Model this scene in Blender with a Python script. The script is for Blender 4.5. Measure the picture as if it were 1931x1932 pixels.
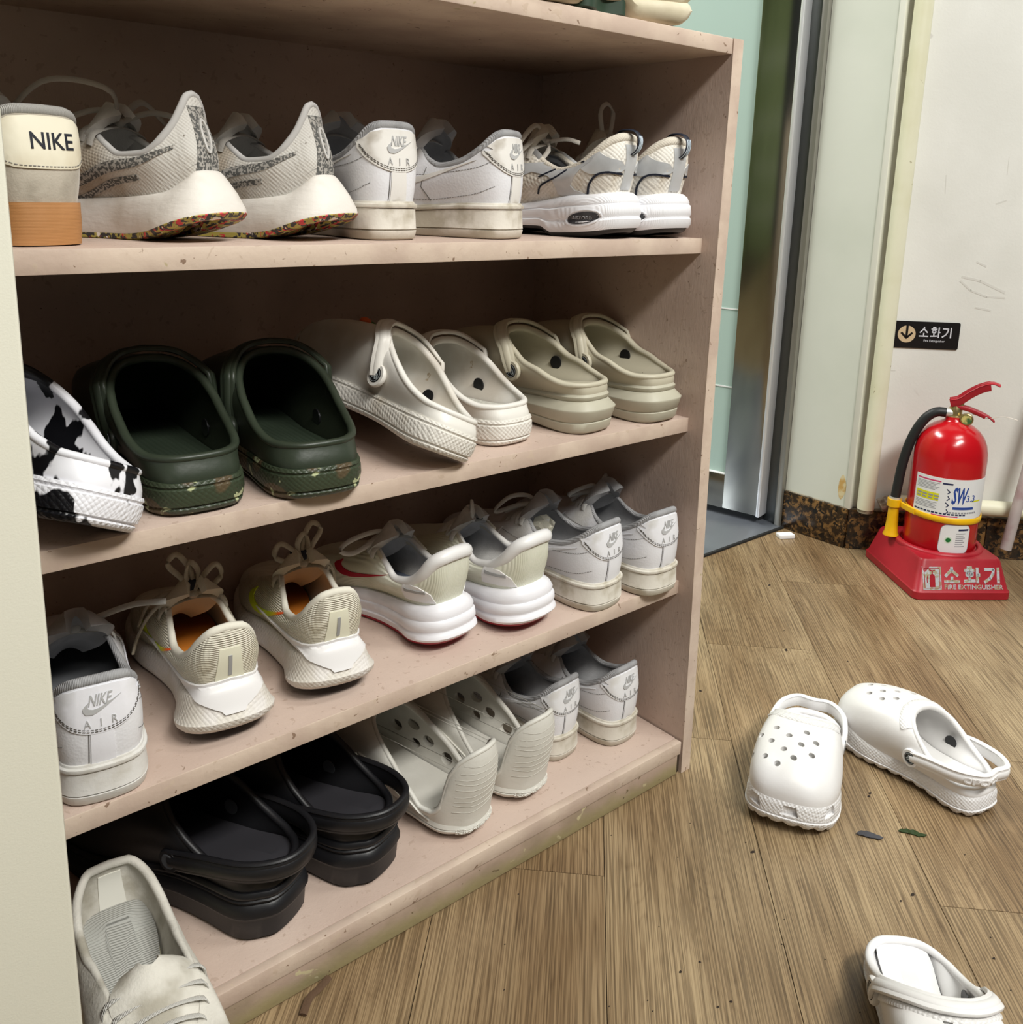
import bpy, bmesh, math, random
import numpy as np
from mathutils import Vector, Matrix
from mathutils.bvhtree import BVHTree
for o in list(bpy.data.objects): bpy.data.objects.remove(o)
SC = bpy.context.scene
COL = SC.collection
PI = math.pi
rad = math.radians
random.seed(7)

# ------------------------------------------------------------------ camera, world, lights, exposure
cam_d = bpy.data.cameras.new('camera'); cam = bpy.data.objects.new('camera', cam_d); COL.objects.link(cam); SC.camera = cam
YAW, PIT, ROL, FPX, PPX, PPY = .6988, .2199, -.026, 1738.387, 951.654, 747.4
CAM = np.array([-.9212, -.7011, .7807])
_f = np.array([math.sin(YAW)*math.cos(PIT), math.cos(YAW)*math.cos(PIT), -math.sin(PIT)])
_r = np.array([math.cos(YAW), -math.sin(YAW), 0.]); _d = np.cross(_f, _r)
_r2 = math.cos(ROL)*_r+math.sin(ROL)*_d; _d2 = -math.sin(ROL)*_r+math.cos(ROL)*_d
cam.matrix_world = Matrix(((_r2[0], -_d2[0], -_f[0], CAM[0]), (_r2[1], -_d2[1], -_f[1], CAM[1]), (_r2[2], -_d2[2], -_f[2], CAM[2]), (0, 0, 0, 1)))
cam_d.sensor_width = 36; cam_d.sensor_fit = 'HORIZONTAL'; cam_d.lens = 36*FPX/1931
cam_d.shift_x = (965.5-PPX)/1931; cam_d.shift_y = (PPY-966)/1931
cam_d.clip_start = .02; cam_d.clip_end = 60
cam_d.dof.use_dof = False

SC.view_settings.view_transform = 'Standard'; SC.view_settings.look = 'None'
SC.view_settings.gamma = 1; SC.view_settings.use_curve_mapping = False
SC.view_settings.exposure = 0.0
W = bpy.data.worlds.new('world'); SC.world = W; W.use_nodes = True
W.node_tree.nodes['Background'].inputs[0].default_value = (.93, .98, 1., 1)
W.node_tree.nodes['Background'].inputs[1].default_value = .035

def area_lamp(name, loc, target, sx, sy, power, color):
    d = bpy.data.lights.new(name, 'AREA'); d.shape = 'RECTANGLE'; d.size = sx; d.size_y = sy; d.energy = power; d.color = color
    o = bpy.data.objects.new(name, d); COL.objects.link(o); o.location = loc
    o.rotation_euler = (Vector(target)-Vector(loc)).to_track_quat('-Z', 'Y').to_euler()
    return o
area_lamp('ceiling_or_fill_lamp', (-.25, -1.75, 2.45), (-.25, -1.2, 0), 1.25, .35, 77, (1, .985, .93))
area_lamp('ceiling_or_fill_lamp', (.55, -.95, 2.5), (.7, -.6, 0), .9, .3, 18, (.97, 1, .95))
area_lamp('ceiling_or_fill_lamp', (-1.35, -1.9, 2.45), (-.8, -.9, 0), .9, .3, 14, (1, .985, .94))

# ------------------------------------------------------------------ materials
def lin(c):
    return tuple((x/255/12.92 if x/255 <= .04045 else ((x/255+.055)/1.055)**2.4) for x in c)
_M = {}
def mat(name, col, rough=.5, metal=0., col2=None, nscale=20, nlo=.4, nhi=.65, ndet=4, stretch=(1, 1, 1), bump=None,
        spots=None, coat=0, sheen=0, trans=0, zband=None, spec=.5, rand=False, ior=1.45, alpha=1., emit=0):
    """col, col2 are sRGB 0..255; bump=(kind, scale, strength[, stretch]); spots=(col, scale, threshold); zband=[(z0,z1,col)]"""
    if name in _M: return _M[name]
    m = bpy.data.materials.new(name); m.use_nodes = True; nt = m.node_tree; N = nt.nodes; L = nt.links
    b = N['Principled BSDF']
    b.inputs['Roughness'].default_value = rough; b.inputs['Metallic'].default_value = metal
    b.inputs['Specular IOR Level'].default_value = spec; b.inputs['IOR'].default_value = ior
    b.inputs['Coat Weight'].default_value = coat; b.inputs['Coat Roughness'].default_value = .15
    b.inputs['Sheen Weight'].default_value = sheen; b.inputs['Transmission Weight'].default_value = trans
    b.inputs['Alpha'].default_value = alpha
    tc = N.new('ShaderNodeTexCoord'); src = tc.outputs['Object']
    if rand:
        oi = N.new('ShaderNodeObjectInfo'); va = N.new('ShaderNodeVectorMath'); va.operation = 'SCALE'
        cx = N.new('ShaderNodeCombineXYZ'); 
        for k in range(3): L.new(oi.outputs['Random'], cx.inputs[k])
        L.new(cx.outputs[0], va.inputs[0]); va.inputs['Scale'].default_value = 37.
        ad = N.new('ShaderNodeVectorMath'); ad.operation = 'ADD'; L.new(src, ad.inputs[0]); L.new(va.outputs[0], ad.inputs[1]); src = ad.outputs[0]
    def mp(s):
        n = N.new('ShaderNodeMapping'); n.inputs['Scale'].default_value = s; L.new(src, n.inputs[0]); return n.outputs[0]
    cur = None
    def rgb(c):
        n = N.new('ShaderNodeRGB'); n.outputs[0].default_value = (*lin(c), 1); return n.outputs[0]
    cur = rgb(col)
    def mix(fac, a, bb):
        n = N.new('ShaderNodeMix'); n.data_type = 'RGBA'; L.new(fac, n.inputs[0]); L.new(a, n.inputs[6]); L.new(bb, n.inputs[7]); return n.outputs[2]
    def rng(v, a, bq, smooth=True):
        n = N.new('ShaderNodeMapRange'); n.inputs[1].default_value = a; n.inputs[2].default_value = bq; n.interpolation_type = 'SMOOTHSTEP'; L.new(v, n.inputs[0]); return n.outputs[0]
    def noise(scale, det=4, s=(1, 1, 1), dist=0):
        n = N.new('ShaderNodeTexNoise'); n.inputs['Scale'].default_value = scale; n.inputs['Detail'].default_value = det
        n.inputs['Distortion'].default_value = dist; L.new(mp(s), n.inputs['Vector']); return n.outputs[0]
    if col2 is not None: cur = mix(rng(noise(nscale, ndet, stretch), nlo, nhi), cur, rgb(col2))
    if zband:
        sp = N.new('ShaderNodeSeparateXYZ'); L.new(tc.outputs['Object'], sp.inputs[0])
        for z0, z1, c in zband:
            nz = noise(35, 5); mm = N.new('ShaderNodeMath'); mm.operation = 'MULTIPLY_ADD'; L.new(nz, mm.inputs[0]); mm.inputs[1].default_value = abs(z1-z0)*.8; L.new(sp.outputs[2], mm.inputs[2])
            cur = mix(rng(mm.outputs[0], z1+abs(z1-z0)*.4, z0+abs(z1-z0)*.4), cur, rgb(c))
    if spots:
        for (c, sc, th) in (spots if isinstance(spots, list) else [spots]):
            cur = mix(rng(noise(sc, 3, (1, 1, 1), .6), th, th+.03), cur, rgb(c))
    L.new(cur, b.inputs['Base Color'])
    if emit: L.new(cur, b.inputs['Emission Color']); b.inputs['Emission Strength'].default_value = emit
    if bump:
        hs = None
        bl = bump if isinstance(bump, list) else [bump]
        for q in bl:
            kind, sc, st = q[:3]; s = q[3] if len(q) > 3 else (1, 1, 1)
            if kind == 'noise': h = noise(sc, 5, s)
            elif kind == 'vor':
                n = N.new('ShaderNodeTexVoronoi'); n.inputs['Scale'].default_value = sc; n.inputs['Randomness'].default_value = .0 if st > 0 else .2; mo = mp(s); mo.node.inputs['Rotation'].default_value = (.785, .5, .785); L.new(mo, n.inputs['Vector']); h = n.outputs['Distance']
            elif kind == 'leather':
                n = N.new('ShaderNodeTexVoronoi'); n.inputs['Scale'].default_value = sc; L.new(mp(s), n.inputs['Vector']); h = n.outputs['Distance']
            else:
                n = N.new('ShaderNodeTexWave'); n.wave_type = 'BANDS'; n.bands_direction = kind[-1].upper(); n.inputs['Scale'].default_value = sc
                n.inputs['Distortion'].default_value = .5; n.inputs['Detail Scale'].default_value = 2; L.new(mp(s), n.inputs['Vector']); h = n.outputs[1]
            bn = N.new('ShaderNodeBump'); bn.inputs['Strength'].default_value = abs(st); bn.inputs['Distance'].default_value = .0012
            bn.invert = (kind == 'vor'); L.new(h, bn.inputs['Height'])
            if hs is not None: L.new(hs, bn.inputs['Normal'])
            hs = bn.outputs[0]
        L.new(hs, b.inputs['Normal'])
    _M[name] = m
    return m

# ------------------------------------------------------------------ object helpers
def tag(o, label=None, cat=None, group=None, kind=None):
    if label: o['label'] = label
    if cat: o['category'] = cat
    if group: o['group'] = group
    if kind: o['kind'] = kind
    return o
def empty(name, loc=(0, 0, 0), rot=(0, 0, 0), label=None, cat=None, group=None):
    o = bpy.data.objects.new(name, None); COL.objects.link(o); o.location = loc; o.rotation_euler = rot
    o.empty_display_size = .02
    return tag(o, label, cat, group)
def mk(name, vf, mats, parent=None, smooth=40, idx=None, mirror=False):
    v, f = vf
    v = np.array(v, float)
    if mirror:
        v = v*np.array([-1, 1, 1]); f = [tuple(q)[::-1] for q in f]
    me = bpy.data.meshes.new(name); me.from_pydata(v.tolist(), [], [tuple(int(i) for i in q) for q in f])
    if not isinstance(mats, (list, tuple)): mats = [mats]
    for m in mats: me.materials.append(m)
    if idx is not None: me.polygons.foreach_set('material_index', np.array(idx, dtype=np.int32))
    if smooth:
        me.polygons.foreach_set('use_smooth', [True]*len(me.polygons)); me.set_sharp_from_angle(angle=rad(smooth))
    me.update()
    o = bpy.data.objects.new(name, me); COL.objects.link(o)
    if parent: o.parent = parent
    return o
def join(parts):
    V = []; F = []; n = 0
    for v, f in parts:
        V.append(np.array(v, float)); F += [tuple(i+n for i in q) for q in f]; n += len(v)
    return np.concatenate(V), F
def boxvf(lo, hi, bev=0.):
    bm = bmesh.new(); bmesh.ops.create_cube(bm, size=1)
    lo = np.array(lo, float); hi = np.array(hi, float)
    for v in bm.verts: v.co = Vector((lo+hi)/2+np.array(v.co)*(hi-lo))
    if bev: bmesh.ops.bevel(bm, geom=bm.edges[:], offset=bev, segments=2, affect='EDGES', profile=.5)
    r = bm2vf(bm); return r
def bm2vf(bm):
    bm.verts.index_update(); v = np.array([tuple(x.co) for x in bm.verts]); f = [tuple(q.index for q in p.verts) for p in bm.faces]; bm.free(); return v, f
def cr(pts, n, closed=False):
    """Catmull-Rom through pts, n samples, chord-length resampled"""
    P = np.array(pts, float)
    if closed: Q = np.concatenate([P[-1:], P, P[:2]])
    else: Q = np.concatenate([2*P[:1]-P[1:2], P, 2*P[-1:]-P[-2:-1]])
    out = []
    for i in range(len(Q)-3):
        t = np.linspace(0, 1, 24, endpoint=False)[:, None]; a, b, c, d = Q[i:i+4]
        out.append(.5*((2*b)+(-a+c)*t+(2*a-5*b+4*c-d)*t*t+(-a+3*b-3*c+d)*t**3))
    out = np.concatenate(out)
    if not closed: out = np.concatenate([out, P[-1:]])
    D = np.concatenate([out, out[:1]]) if closed else out
    s = np.concatenate([[0], np.cumsum(np.linalg.norm(np.diff(D, axis=0), axis=1))])
    q = np.linspace(0, s[-1], n, endpoint=not closed)
    return np.stack([np.interp(q, s, D[:, k]) for k in range(P.shape[1])], 1)
def crv(keys, t):
    """smooth monotone-limited interpolation of [(t, v...)]"""
    K = np.array(keys, float); x = K[:, 0]; t = np.clip(np.asarray(t, float), x[0], x[-1])
    res = []
    for c in range(1, K.shape[1]):
        y = K[:, c]; d = np.diff(y)/np.diff(x); m = np.zeros(len(x))
        m[1:-1] = [(0 if a*b <= 0 else 2*a*b/(a+b)) for a, b in zip(d[:-1], d[1:])]; m[0] = d[0]*.6; m[-1] = d[-1]*.6
        i = np.clip(np.searchsorted(x, t, side='right')-1, 0, len(x)-2); h = x[i+1]-x[i]; s = (t-x[i])/h
        res.append(y[i]*(1+2*s)*(1-s)**2+m[i]*h*s*(1-s)**2+y[i+1]*s*s*(3-2*s)+m[i+1]*h*s*s*(s-1))
    return res[0] if len(res) == 1 else np.stack(res, -1)
def nrm(a):
    return a/np.maximum(np.linalg.norm(a, axis=-1, keepdims=True), 1e-9)
def sweep(path, w, t, side=None, closed=False, n=10, power=1.0, cap=True):
    """sweep a (super)elliptic section: half width w along side, half thickness t along the normal"""
    P = np.array(path, float); k = len(P)
    T = nrm((np.roll(P, -1, 0)-np.roll(P, 1, 0)) if closed else np.gradient(P, axis=0))
    if side is None:
        S = np.zeros_like(P); s = np.cross(T[0], [0, 0, 1.]); 
        if np.linalg.norm(s) < .1: s = np.cross(T[0], [0, 1., 0])
        for i in range(k):
            s = s-T[i]*np.dot(s, T[i]); s = s/np.linalg.norm(s); S[i] = s
    else:
        S = np.broadcast_to(np.array(side, float), P.shape); S = nrm(S-T*np.sum(S*T, 1, keepdims=True))
    Nn = np.cross(T, S)
    w = np.broadcast_to(np.asarray(w, float), (k,))[:, None, None]; t = np.broadcast_to(np.asarray(t, float), (k,))[:, None, None]
    a = np.linspace(0, 2*PI, n, endpoint=False); ca = np.sign(np.cos(a))*np.abs(np.cos(a))**power; sa = np.sign(np.sin(a))*np.abs(np.sin(a))**power
    V = P[:, None]+S[:, None]*w*ca[None, :, None]+Nn[:, None]*t*sa[None, :, None]
    V = V.reshape(-1, 3); F = []
    for i in range(k if closed else k-1):
        j = (i+1) % k
        for q in range(n): F.append((i*n+q, j*n+q, j*n+(q+1) % n, i*n+(q+1) % n))
    if cap and not closed: F.append(tuple(range(n))); F.append(tuple(range((k-1)*n, k*n))[::-1])
    return V, [f[::-1] for f in F]
def grid(P, closed_u=True):
    """P (nu,nv,3) -> verts, quads (normal du x dv)"""
    nu, nv = P.shape[:2]; F = []
    for i in range(nu if closed_u else nu-1):
        a = i*nv; b = ((i+1) % nu)*nv
        for j in range(nv-1): F.append((a+j, b+j, b+j+1, a+j+1))
    return P.reshape(-1, 3), F
def lathe(prof, n=32, cap=True):
    pr = np.array(prof, float); a = np.linspace(0, 2*PI, n, endpoint=False)
    P = np.stack([np.cos(a)[:, None]*pr[None, :, 0], np.sin(a)[:, None]*pr[None, :, 0], np.broadcast_to(pr[None, :, 1], (n, len(pr)))], -1)
    v, f = grid(P)
    if cap:
        m = len(pr); f = list(f)+[tuple(i*m for i in range(n))[::-1], tuple(i*m+m-1 for i in range(n))]
    return v, f
def xf(vf, M): 
    v, f = vf; M = np.array(M); return v@M[:3, :3].T+M[:3, 3], f

# ------------------------------------------------------------------ decals: flat artwork draped on a surface
def bvh_of(*objs):
    V = []; F = []; n = 0
    for o in objs:
        V += [tuple(v.co) for v in o.data.vertices]; F += [tuple(i+n for i in p.vertices) for p in o.data.polygons]; n = len(V)
    return BVHTree.FromPolygons(V, F)
def drape(name, polys, frame, bvh, th, m, parent, res=.006, lift=.0, mirror=False, flat=False):
    """polys: list of 2D point lists; frame=(origin, ex, ey, dir)"""
    o, ex, ey, dr = [Vector(q) for q in frame]
    bm = bmesh.new()
    for p in polys:
        vs = [bm.verts.new((q[0], q[1], 0)) for q in p]
        try: bm.faces.new(vs)
        except Exception: pass
    bmesh.ops.triangulate(bm, faces=bm.faces[:])
    if res:
        for _ in range(6):
            es = [e for e in bm.edges if e.calc_length() > res]
            if not es: break
            bmesh.ops.subdivide_edges(bm, edges=es, cuts=1); bmesh.ops.triangulate(bm, faces=[f for f in bm.faces if len(f.verts) > 3])
    bmesh.ops.recalc_face_normals(bm, faces=bm.faces[:])
    for f in bm.faces:
        if f.normal.z < 0: f.normal_flip()
    bm.verts.index_update(); bm.verts.ensure_lookup_table()
    top = []; bot = []; ok = []
    for v in bm.verts:
        p = o+ex*v.co.x+ey*v.co.y
        if bvh is None: h, nn = p, -dr
        else:
            h, nn, i, d = bvh.ray_cast(p-dr*.3, dr)
            if h is not None and nn.dot(dr) > 0: nn = -nn
        if h is None: ok.append(False); top.append((0, 0, 0)); bot.append((0, 0, 0))
        else:
            if flat: nn = -dr
            ok.append(True); top.append(tuple(h+nn*(th+lift))); bot.append(tuple(h-nn*.0006))
    n = len(top); F = []
    flip = ex.cross(ey).dot(dr) > 0
    for f in bm.faces:
        q = [v.index for v in f.verts]
        if all(ok[i] for i in q): F.append(tuple(q))
    for e in bm.edges:
        fs = [f for f in e.link_faces if all(ok[v.index] for v in f.verts)]
        if len(fs) == 1:
            q = [v.index for v in fs[0].verts]; a, b = e.verts[0].index, e.verts[1].index
            i = q.index(a)
            if q[(i+1) % len(q)] != b: a, b = b, a
            F.append((b, a, a+n, b+n))
    bm.free()
    if flip: F = [f[::-1] for f in F]
    used = sorted({i for f in F for i in f})
    if not used: return None
    mp = {u: k for k, u in enumerate(used)}; al = top+bot
    return mk(name, ([al[u] for u in used], [tuple(mp[i] for i in f) for f in F]), m, parent, smooth=45)
def stroke(pts, w, dash=None):
    """polyline -> list of quads, optionally dashed (on, off)"""
    P = np.array(pts, float); out = []
    if dash:
        s = np.concatenate([[0], np.cumsum(np.linalg.norm(np.diff(P, axis=0), axis=1))]); t = 0
        while t < s[-1]:
            e = min(t+dash[0], s[-1]); a = [np.interp(t, s, P[:, k]) for k in (0, 1)]; b = [np.interp(e, s, P[:, k]) for k in (0, 1)]
            out += stroke([a, b], w); t += dash[0]+dash[1]
        return out
    for a, b in zip(P[:-1], P[1:]):
        d = b-a; l = np.linalg.norm(d)
        if l < 1e-7: continue
        d = d/l; nn = np.array([-d[1], d[0]])*w/2; a2 = a-d*w*.25*(len(P) > 2); b2 = b+d*w*.25*(len(P) > 2)
        out.append([a2-nn, b2-nn, b2+nn, a2+nn])
    return out
def circ(cx, cy, r, n=20, r2=None):
    a = np.linspace(0, 2*PI, n, endpoint=False); return [[cx+r*math.cos(q), cy+(r2 or r)*math.sin(q)] for q in a]
def ringp(cx, cy, r0, r1, n=20):
    a = circ(cx, cy, r0, n); b = circ(cx, cy, r1, n); return [[a[i], a[(i+1) % n], b[(i+1) % n], b[i]] for i in range(n)]
_T = {}
def text(s, size, x=0, y=0, sx=1, shear=0., center=True, bold=0.):
    """latin lettering as 2D polygons from the built-in font"""
    k = (s, bold)
    if k not in _T:
        c = bpy.data.curves.new('t', 'FONT'); c.body = s; c.size = 1; c.resolution_u = 2; c.offset = bold
        o = bpy.data.objects.new('t', c); COL.objects.link(o); bpy.context.view_layer.update()
        me = o.evaluated_get(bpy.context.evaluated_depsgraph_get()).to_mesh()
        V = np.array([tuple(v.co)[:2] for v in me.vertices]); F = [tuple(p.vertices) for p in me.polygons]
        o.to_mesh_clear(); bpy.data.objects.remove(o); bpy.data.curves.remove(c)
        _T[k] = (V, F)
    V, F = _T[k]; c = (V.max(0)+V.min(0))/2 if center else np.array([0, 0])
    h = V[:, 1].max()-V[:, 1].min()
    q = (V-c)/h*size; q = np.stack([q[:, 0]*sx+q[:, 1]*shear+x, q[:, 1]+y], 1)
    return [[q[i] for i in f] for f in F]
HAN = {  # stroke drawings of the syllables, unit box
 'so': [[(.5, .98), (.5, .85), (.12, .45)], [(.5, .8), (.88, .45)], [(.5, .42), (.5, .12)], [(.02, .1), (.98, .1)]],
 'hwa': [[(.2, .98), (.52, .98)], [(.05, .82), (.66, .82)], [(.36, .72), (.2, .64), (.2, .52), (.36, .44), (.52, .52), (.52, .64), (.36, .72)], [(.36, .42), (.36, .16)], [(0, .12), (.7, .16)], [(.83, 1.), (.83, 0)], [(.83, .52), (1., .52)]],
 'gi': [[(.08, .88), (.6, .88), (.56, .6), (.38, .3), (.05, .08)], [(.88, 1.), (.88, 0)]]}
def hangul(x, y, w, h, gap, lw):
    out = []
    for k in ('so', 'hwa', 'gi'):
        for st in HAN[k]: out += stroke([(x+a*w, y+b*h) for a, b in st], lw)
        x += w+gap
    return out
def swoosh(x, y, l, h, flip=1, n=18):
    """tick mark: hook at the left (x), tail tip at the right, flip mirrors it"""
    lo = cr([(0, .55), (.02, .2), (.12, 0), (.3, .06), (.6, .42), (1., 1.)], n); up = cr([(1., 1.), (.6, .58), (.3, .36), (.16, .38), (.1, .55), (.16, .85)], n)
    p = np.concatenate([lo, up[1:]]); out = []
    m = len(up)
    A = cr([(.16, .85), (0, .5), (.03, .15), (.14, 0), (.3, .06), (.6, .42), (1., 1.)], n); B = cr([(.16, .85), (.12, .55), (.18, .38), (.3, .34), (.4, .39), (.62, .58), (1., 1.)], n)
    T = lambda q: (x+flip*q[0]*l, y+q[1]*h)
    for i in range(n-1): out.append([T(A[i]), T(A[i+1]), T(B[i+1]), T(B[i])])
    return out

# ------------------------------------------------------------------ shoe construction kit (right foot: +x outer side; heel at y=0, toe towards +y)
FOOT = [(0, 0), (.080, .014), (.119, .062), (.129, .15), (.122, .30), (.133, .45), (.160, .60), (.170, .70), (.160, .80), (.128, .90), (.07, .972), (-.02, 1.0),
        (-.095, .97), (-.145, .89), (-.160, .78), (-.148, .66), (-.118, .53), (-.100, .40), (-.106, .28), (-.124, .15), (-.115, .062), (-.080, .014)]
CFOOT = [(0, 0), (.074, .010), (.111, .042), (.133, .12), (.134, .30), (.148, .45), (.176, .60), (.188, .72), (.183, .83), (.152, .93), (.09, .985), (-.01, 1.0), (-.105, .985), (-.158, .92), (-.178, .81), (-.170, .68), (-.145, .55), (-.120, .42), (-.120, .28), (-.129, .12), (-.108, .042), (-.073, .010)]
NU = 96
def outline(L, Wk, pts=FOOT):
    P = cr(np.array(pts)*[L*Wk, L], 960, True); it = int(np.argmax(P[:, 1])); ih = int(np.argmin(P[:, 1]))
    P = np.roll(P, -ih, 0); it = (it-ih) % 960
    def rs(Q, n):
        s = np.concatenate([[0], np.cumsum(np.linalg.norm(np.diff(Q, axis=0), axis=1))]); q = np.linspace(0, s[-1], n, endpoint=False)
        return np.stack([np.interp(q, s, Q[:, k]) for k in (0, 1)], 1)
    R = np.concatenate([rs(P[:it+1], NU//2), rs(np.concatenate([P[it:], P[:1]]), NU//2)])
    T = nrm(np.roll(R, -1, 0)-np.roll(R, 1, 0)); return R, np.stack([T[:, 1], -T[:, 0]], 1)
def dish(ring, L, ks=(1, .97, .8, .5, .2), dip=0.):
    ax = np.stack([ring[:, 0]*0-.012*(ring[:, 1]/L)**2, np.clip(ring[:, 1], .13*L, .84*L), ring[:, 2]-dip], 1)
    G = np.stack([ax+(ring-ax)*k+np.array([0, 0, dip])*(1-(1-k)**.5 if k < 1 else 0)*0 for k in ks], 1)
    return grid(G)
def sheet(P, th, closed_u=False):
    """thicken a grid surface by th on the inner side"""
    du = (np.roll(P, -1, 0)-np.roll(P, 1, 0)) if closed_u else np.gradient(P, axis=0)
    N = nrm(np.cross(du, np.gradient(P, axis=1))); Q = P-N*th; nu, nv = P.shape[:2]
    a, fa = grid(P, closed_u); b, fb = grid(Q, closed_u); n = nu*nv; F = list(fa)+[tuple(i+n for i in q)[::-1] for q in fb]
    for i in range(nu if closed_u else nu-1):
        j = (i+1) % nu
        F.append((i*nv+nv-1, j*nv+nv-1, j*nv+nv-1+n, i*nv+nv-1+n)); F.append((j*nv, i*nv, i*nv+n, j*nv+n))
    if not closed_u:
        for k in range(nv-1):
            F.append((k, k+1, k+1+n, k+n)); q = (nu-1)*nv; F.append((q+k+1, q+k, q+k+n, q+k+1+n))
    return np.concatenate([a, b]), F
def fit_depth(root, sp):
    """shoes on the cabinet's boards must end before its back panel"""
    a = root.rotation_euler.z; c = math.cos(a)
    if .04 < root.location.z < .95 and c > .5:
        lm = (.3215-root.location.y-.045*abs(math.sin(a)))/c
        if sp['L'] > lm: return dict(sp, L=lm)
    return sp
def hw(t, a=.05, b=.28):
    q = np.clip((b-t)/(b-a), 0, 1); return q*q*(3-2*q)

def rings_vf(sp, key, R, Nn, L):
    t = R[:, 1]/L; z0 = crv(sp['zb'], t); z1 = crv(sp['zt'], t); G = []
    for r in sp[key]:
        f, d = r[0], r[1]; dh = r[2] if len(r) > 2 else d; H = hw(t)
        dd = d*(1-H)+dh*H; z = z0+(z1-z0)*f
        if sp.get('notch') and f < .12: z = z+.003*((np.arange(len(R)) % 3) == 0)
        if len(r) > 3: z = z+r[3]*H
        G.append(np.concatenate([R+Nn*dd[:, None], z[:, None]], 1))
    v, f = grid(np.stack(G, 1)); m = len(G); n = len(R)
    b = dish(G[0], L, (1, .8, .4)); tp = dish(G[-1], L, (1, .8, .4))
    return join([(v, f), (b[0], [q[::-1] for q in b[1]]), (b[0][2::3], [tuple(range(n))[::-1]]), tp, (tp[0][2::3], [tuple(range(n))])])

def shell_grid(sp, R, Nn, L, m=16):
    t = R[:, 1]/L; n = len(R); u = np.linspace(0, 1, n, endpoint=False); uh = np.where(u <= .5, u, 1-u); sg = np.where(u <= .5, 1., -1.)
    K = np.array(sp['E'], float); e = crv(sp['E'], uh); E = np.stack([e[:, 0]*sg*sp.get('Ex', 1)-.05*L*(e[:, 1])**2*.9, e[:, 1]*L, e[:, 2]], 1)
    if 'asym' in sp: E[:, 0] += sp['asym']*np.sin(PI*np.clip(e[:, 1], 0, 1))
    z = crv(sp['zt'], t)-.0015; H0 = hw(t)
    B = np.concatenate([R-Nn*(sp['inset']*(1-H0)+sp.get('inset_h', sp['inset'])*H0)[:, None], z[:, None]], 1)
    if 'bz' in sp: B[:, 2] = crv(sp['bz'], t)
    N3 = np.concatenate([Nn, np.zeros((n, 1))], 1); H = (E[:, 2]-B[:, 2])[:, None]
    h1 = crv(sp['h1'], uh)[:, None]; b1 = crv(sp['b1'], uh)[:, None]; a = crv(sp['a'], uh)[:, None]; b = crv(sp['b'], uh)[:, None]
    Z = np.array([0, 0, 1.])
    P1 = B+Z*h1*H+N3*b1; P2 = E+N3*a-Z*b*H
    v = np.linspace(0, 1, m)[None, :, None]
    P = (1-v)**3*B[:, None]+3*(1-v)**2*v*P1[:, None]+3*(1-v)*v*v*P2[:, None]+v**3*E[:, None]
    if 'warp' in sp: P = sp['warp'](P, L)
    return P, E
def top_edge(E, idx): return E[idx]

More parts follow.
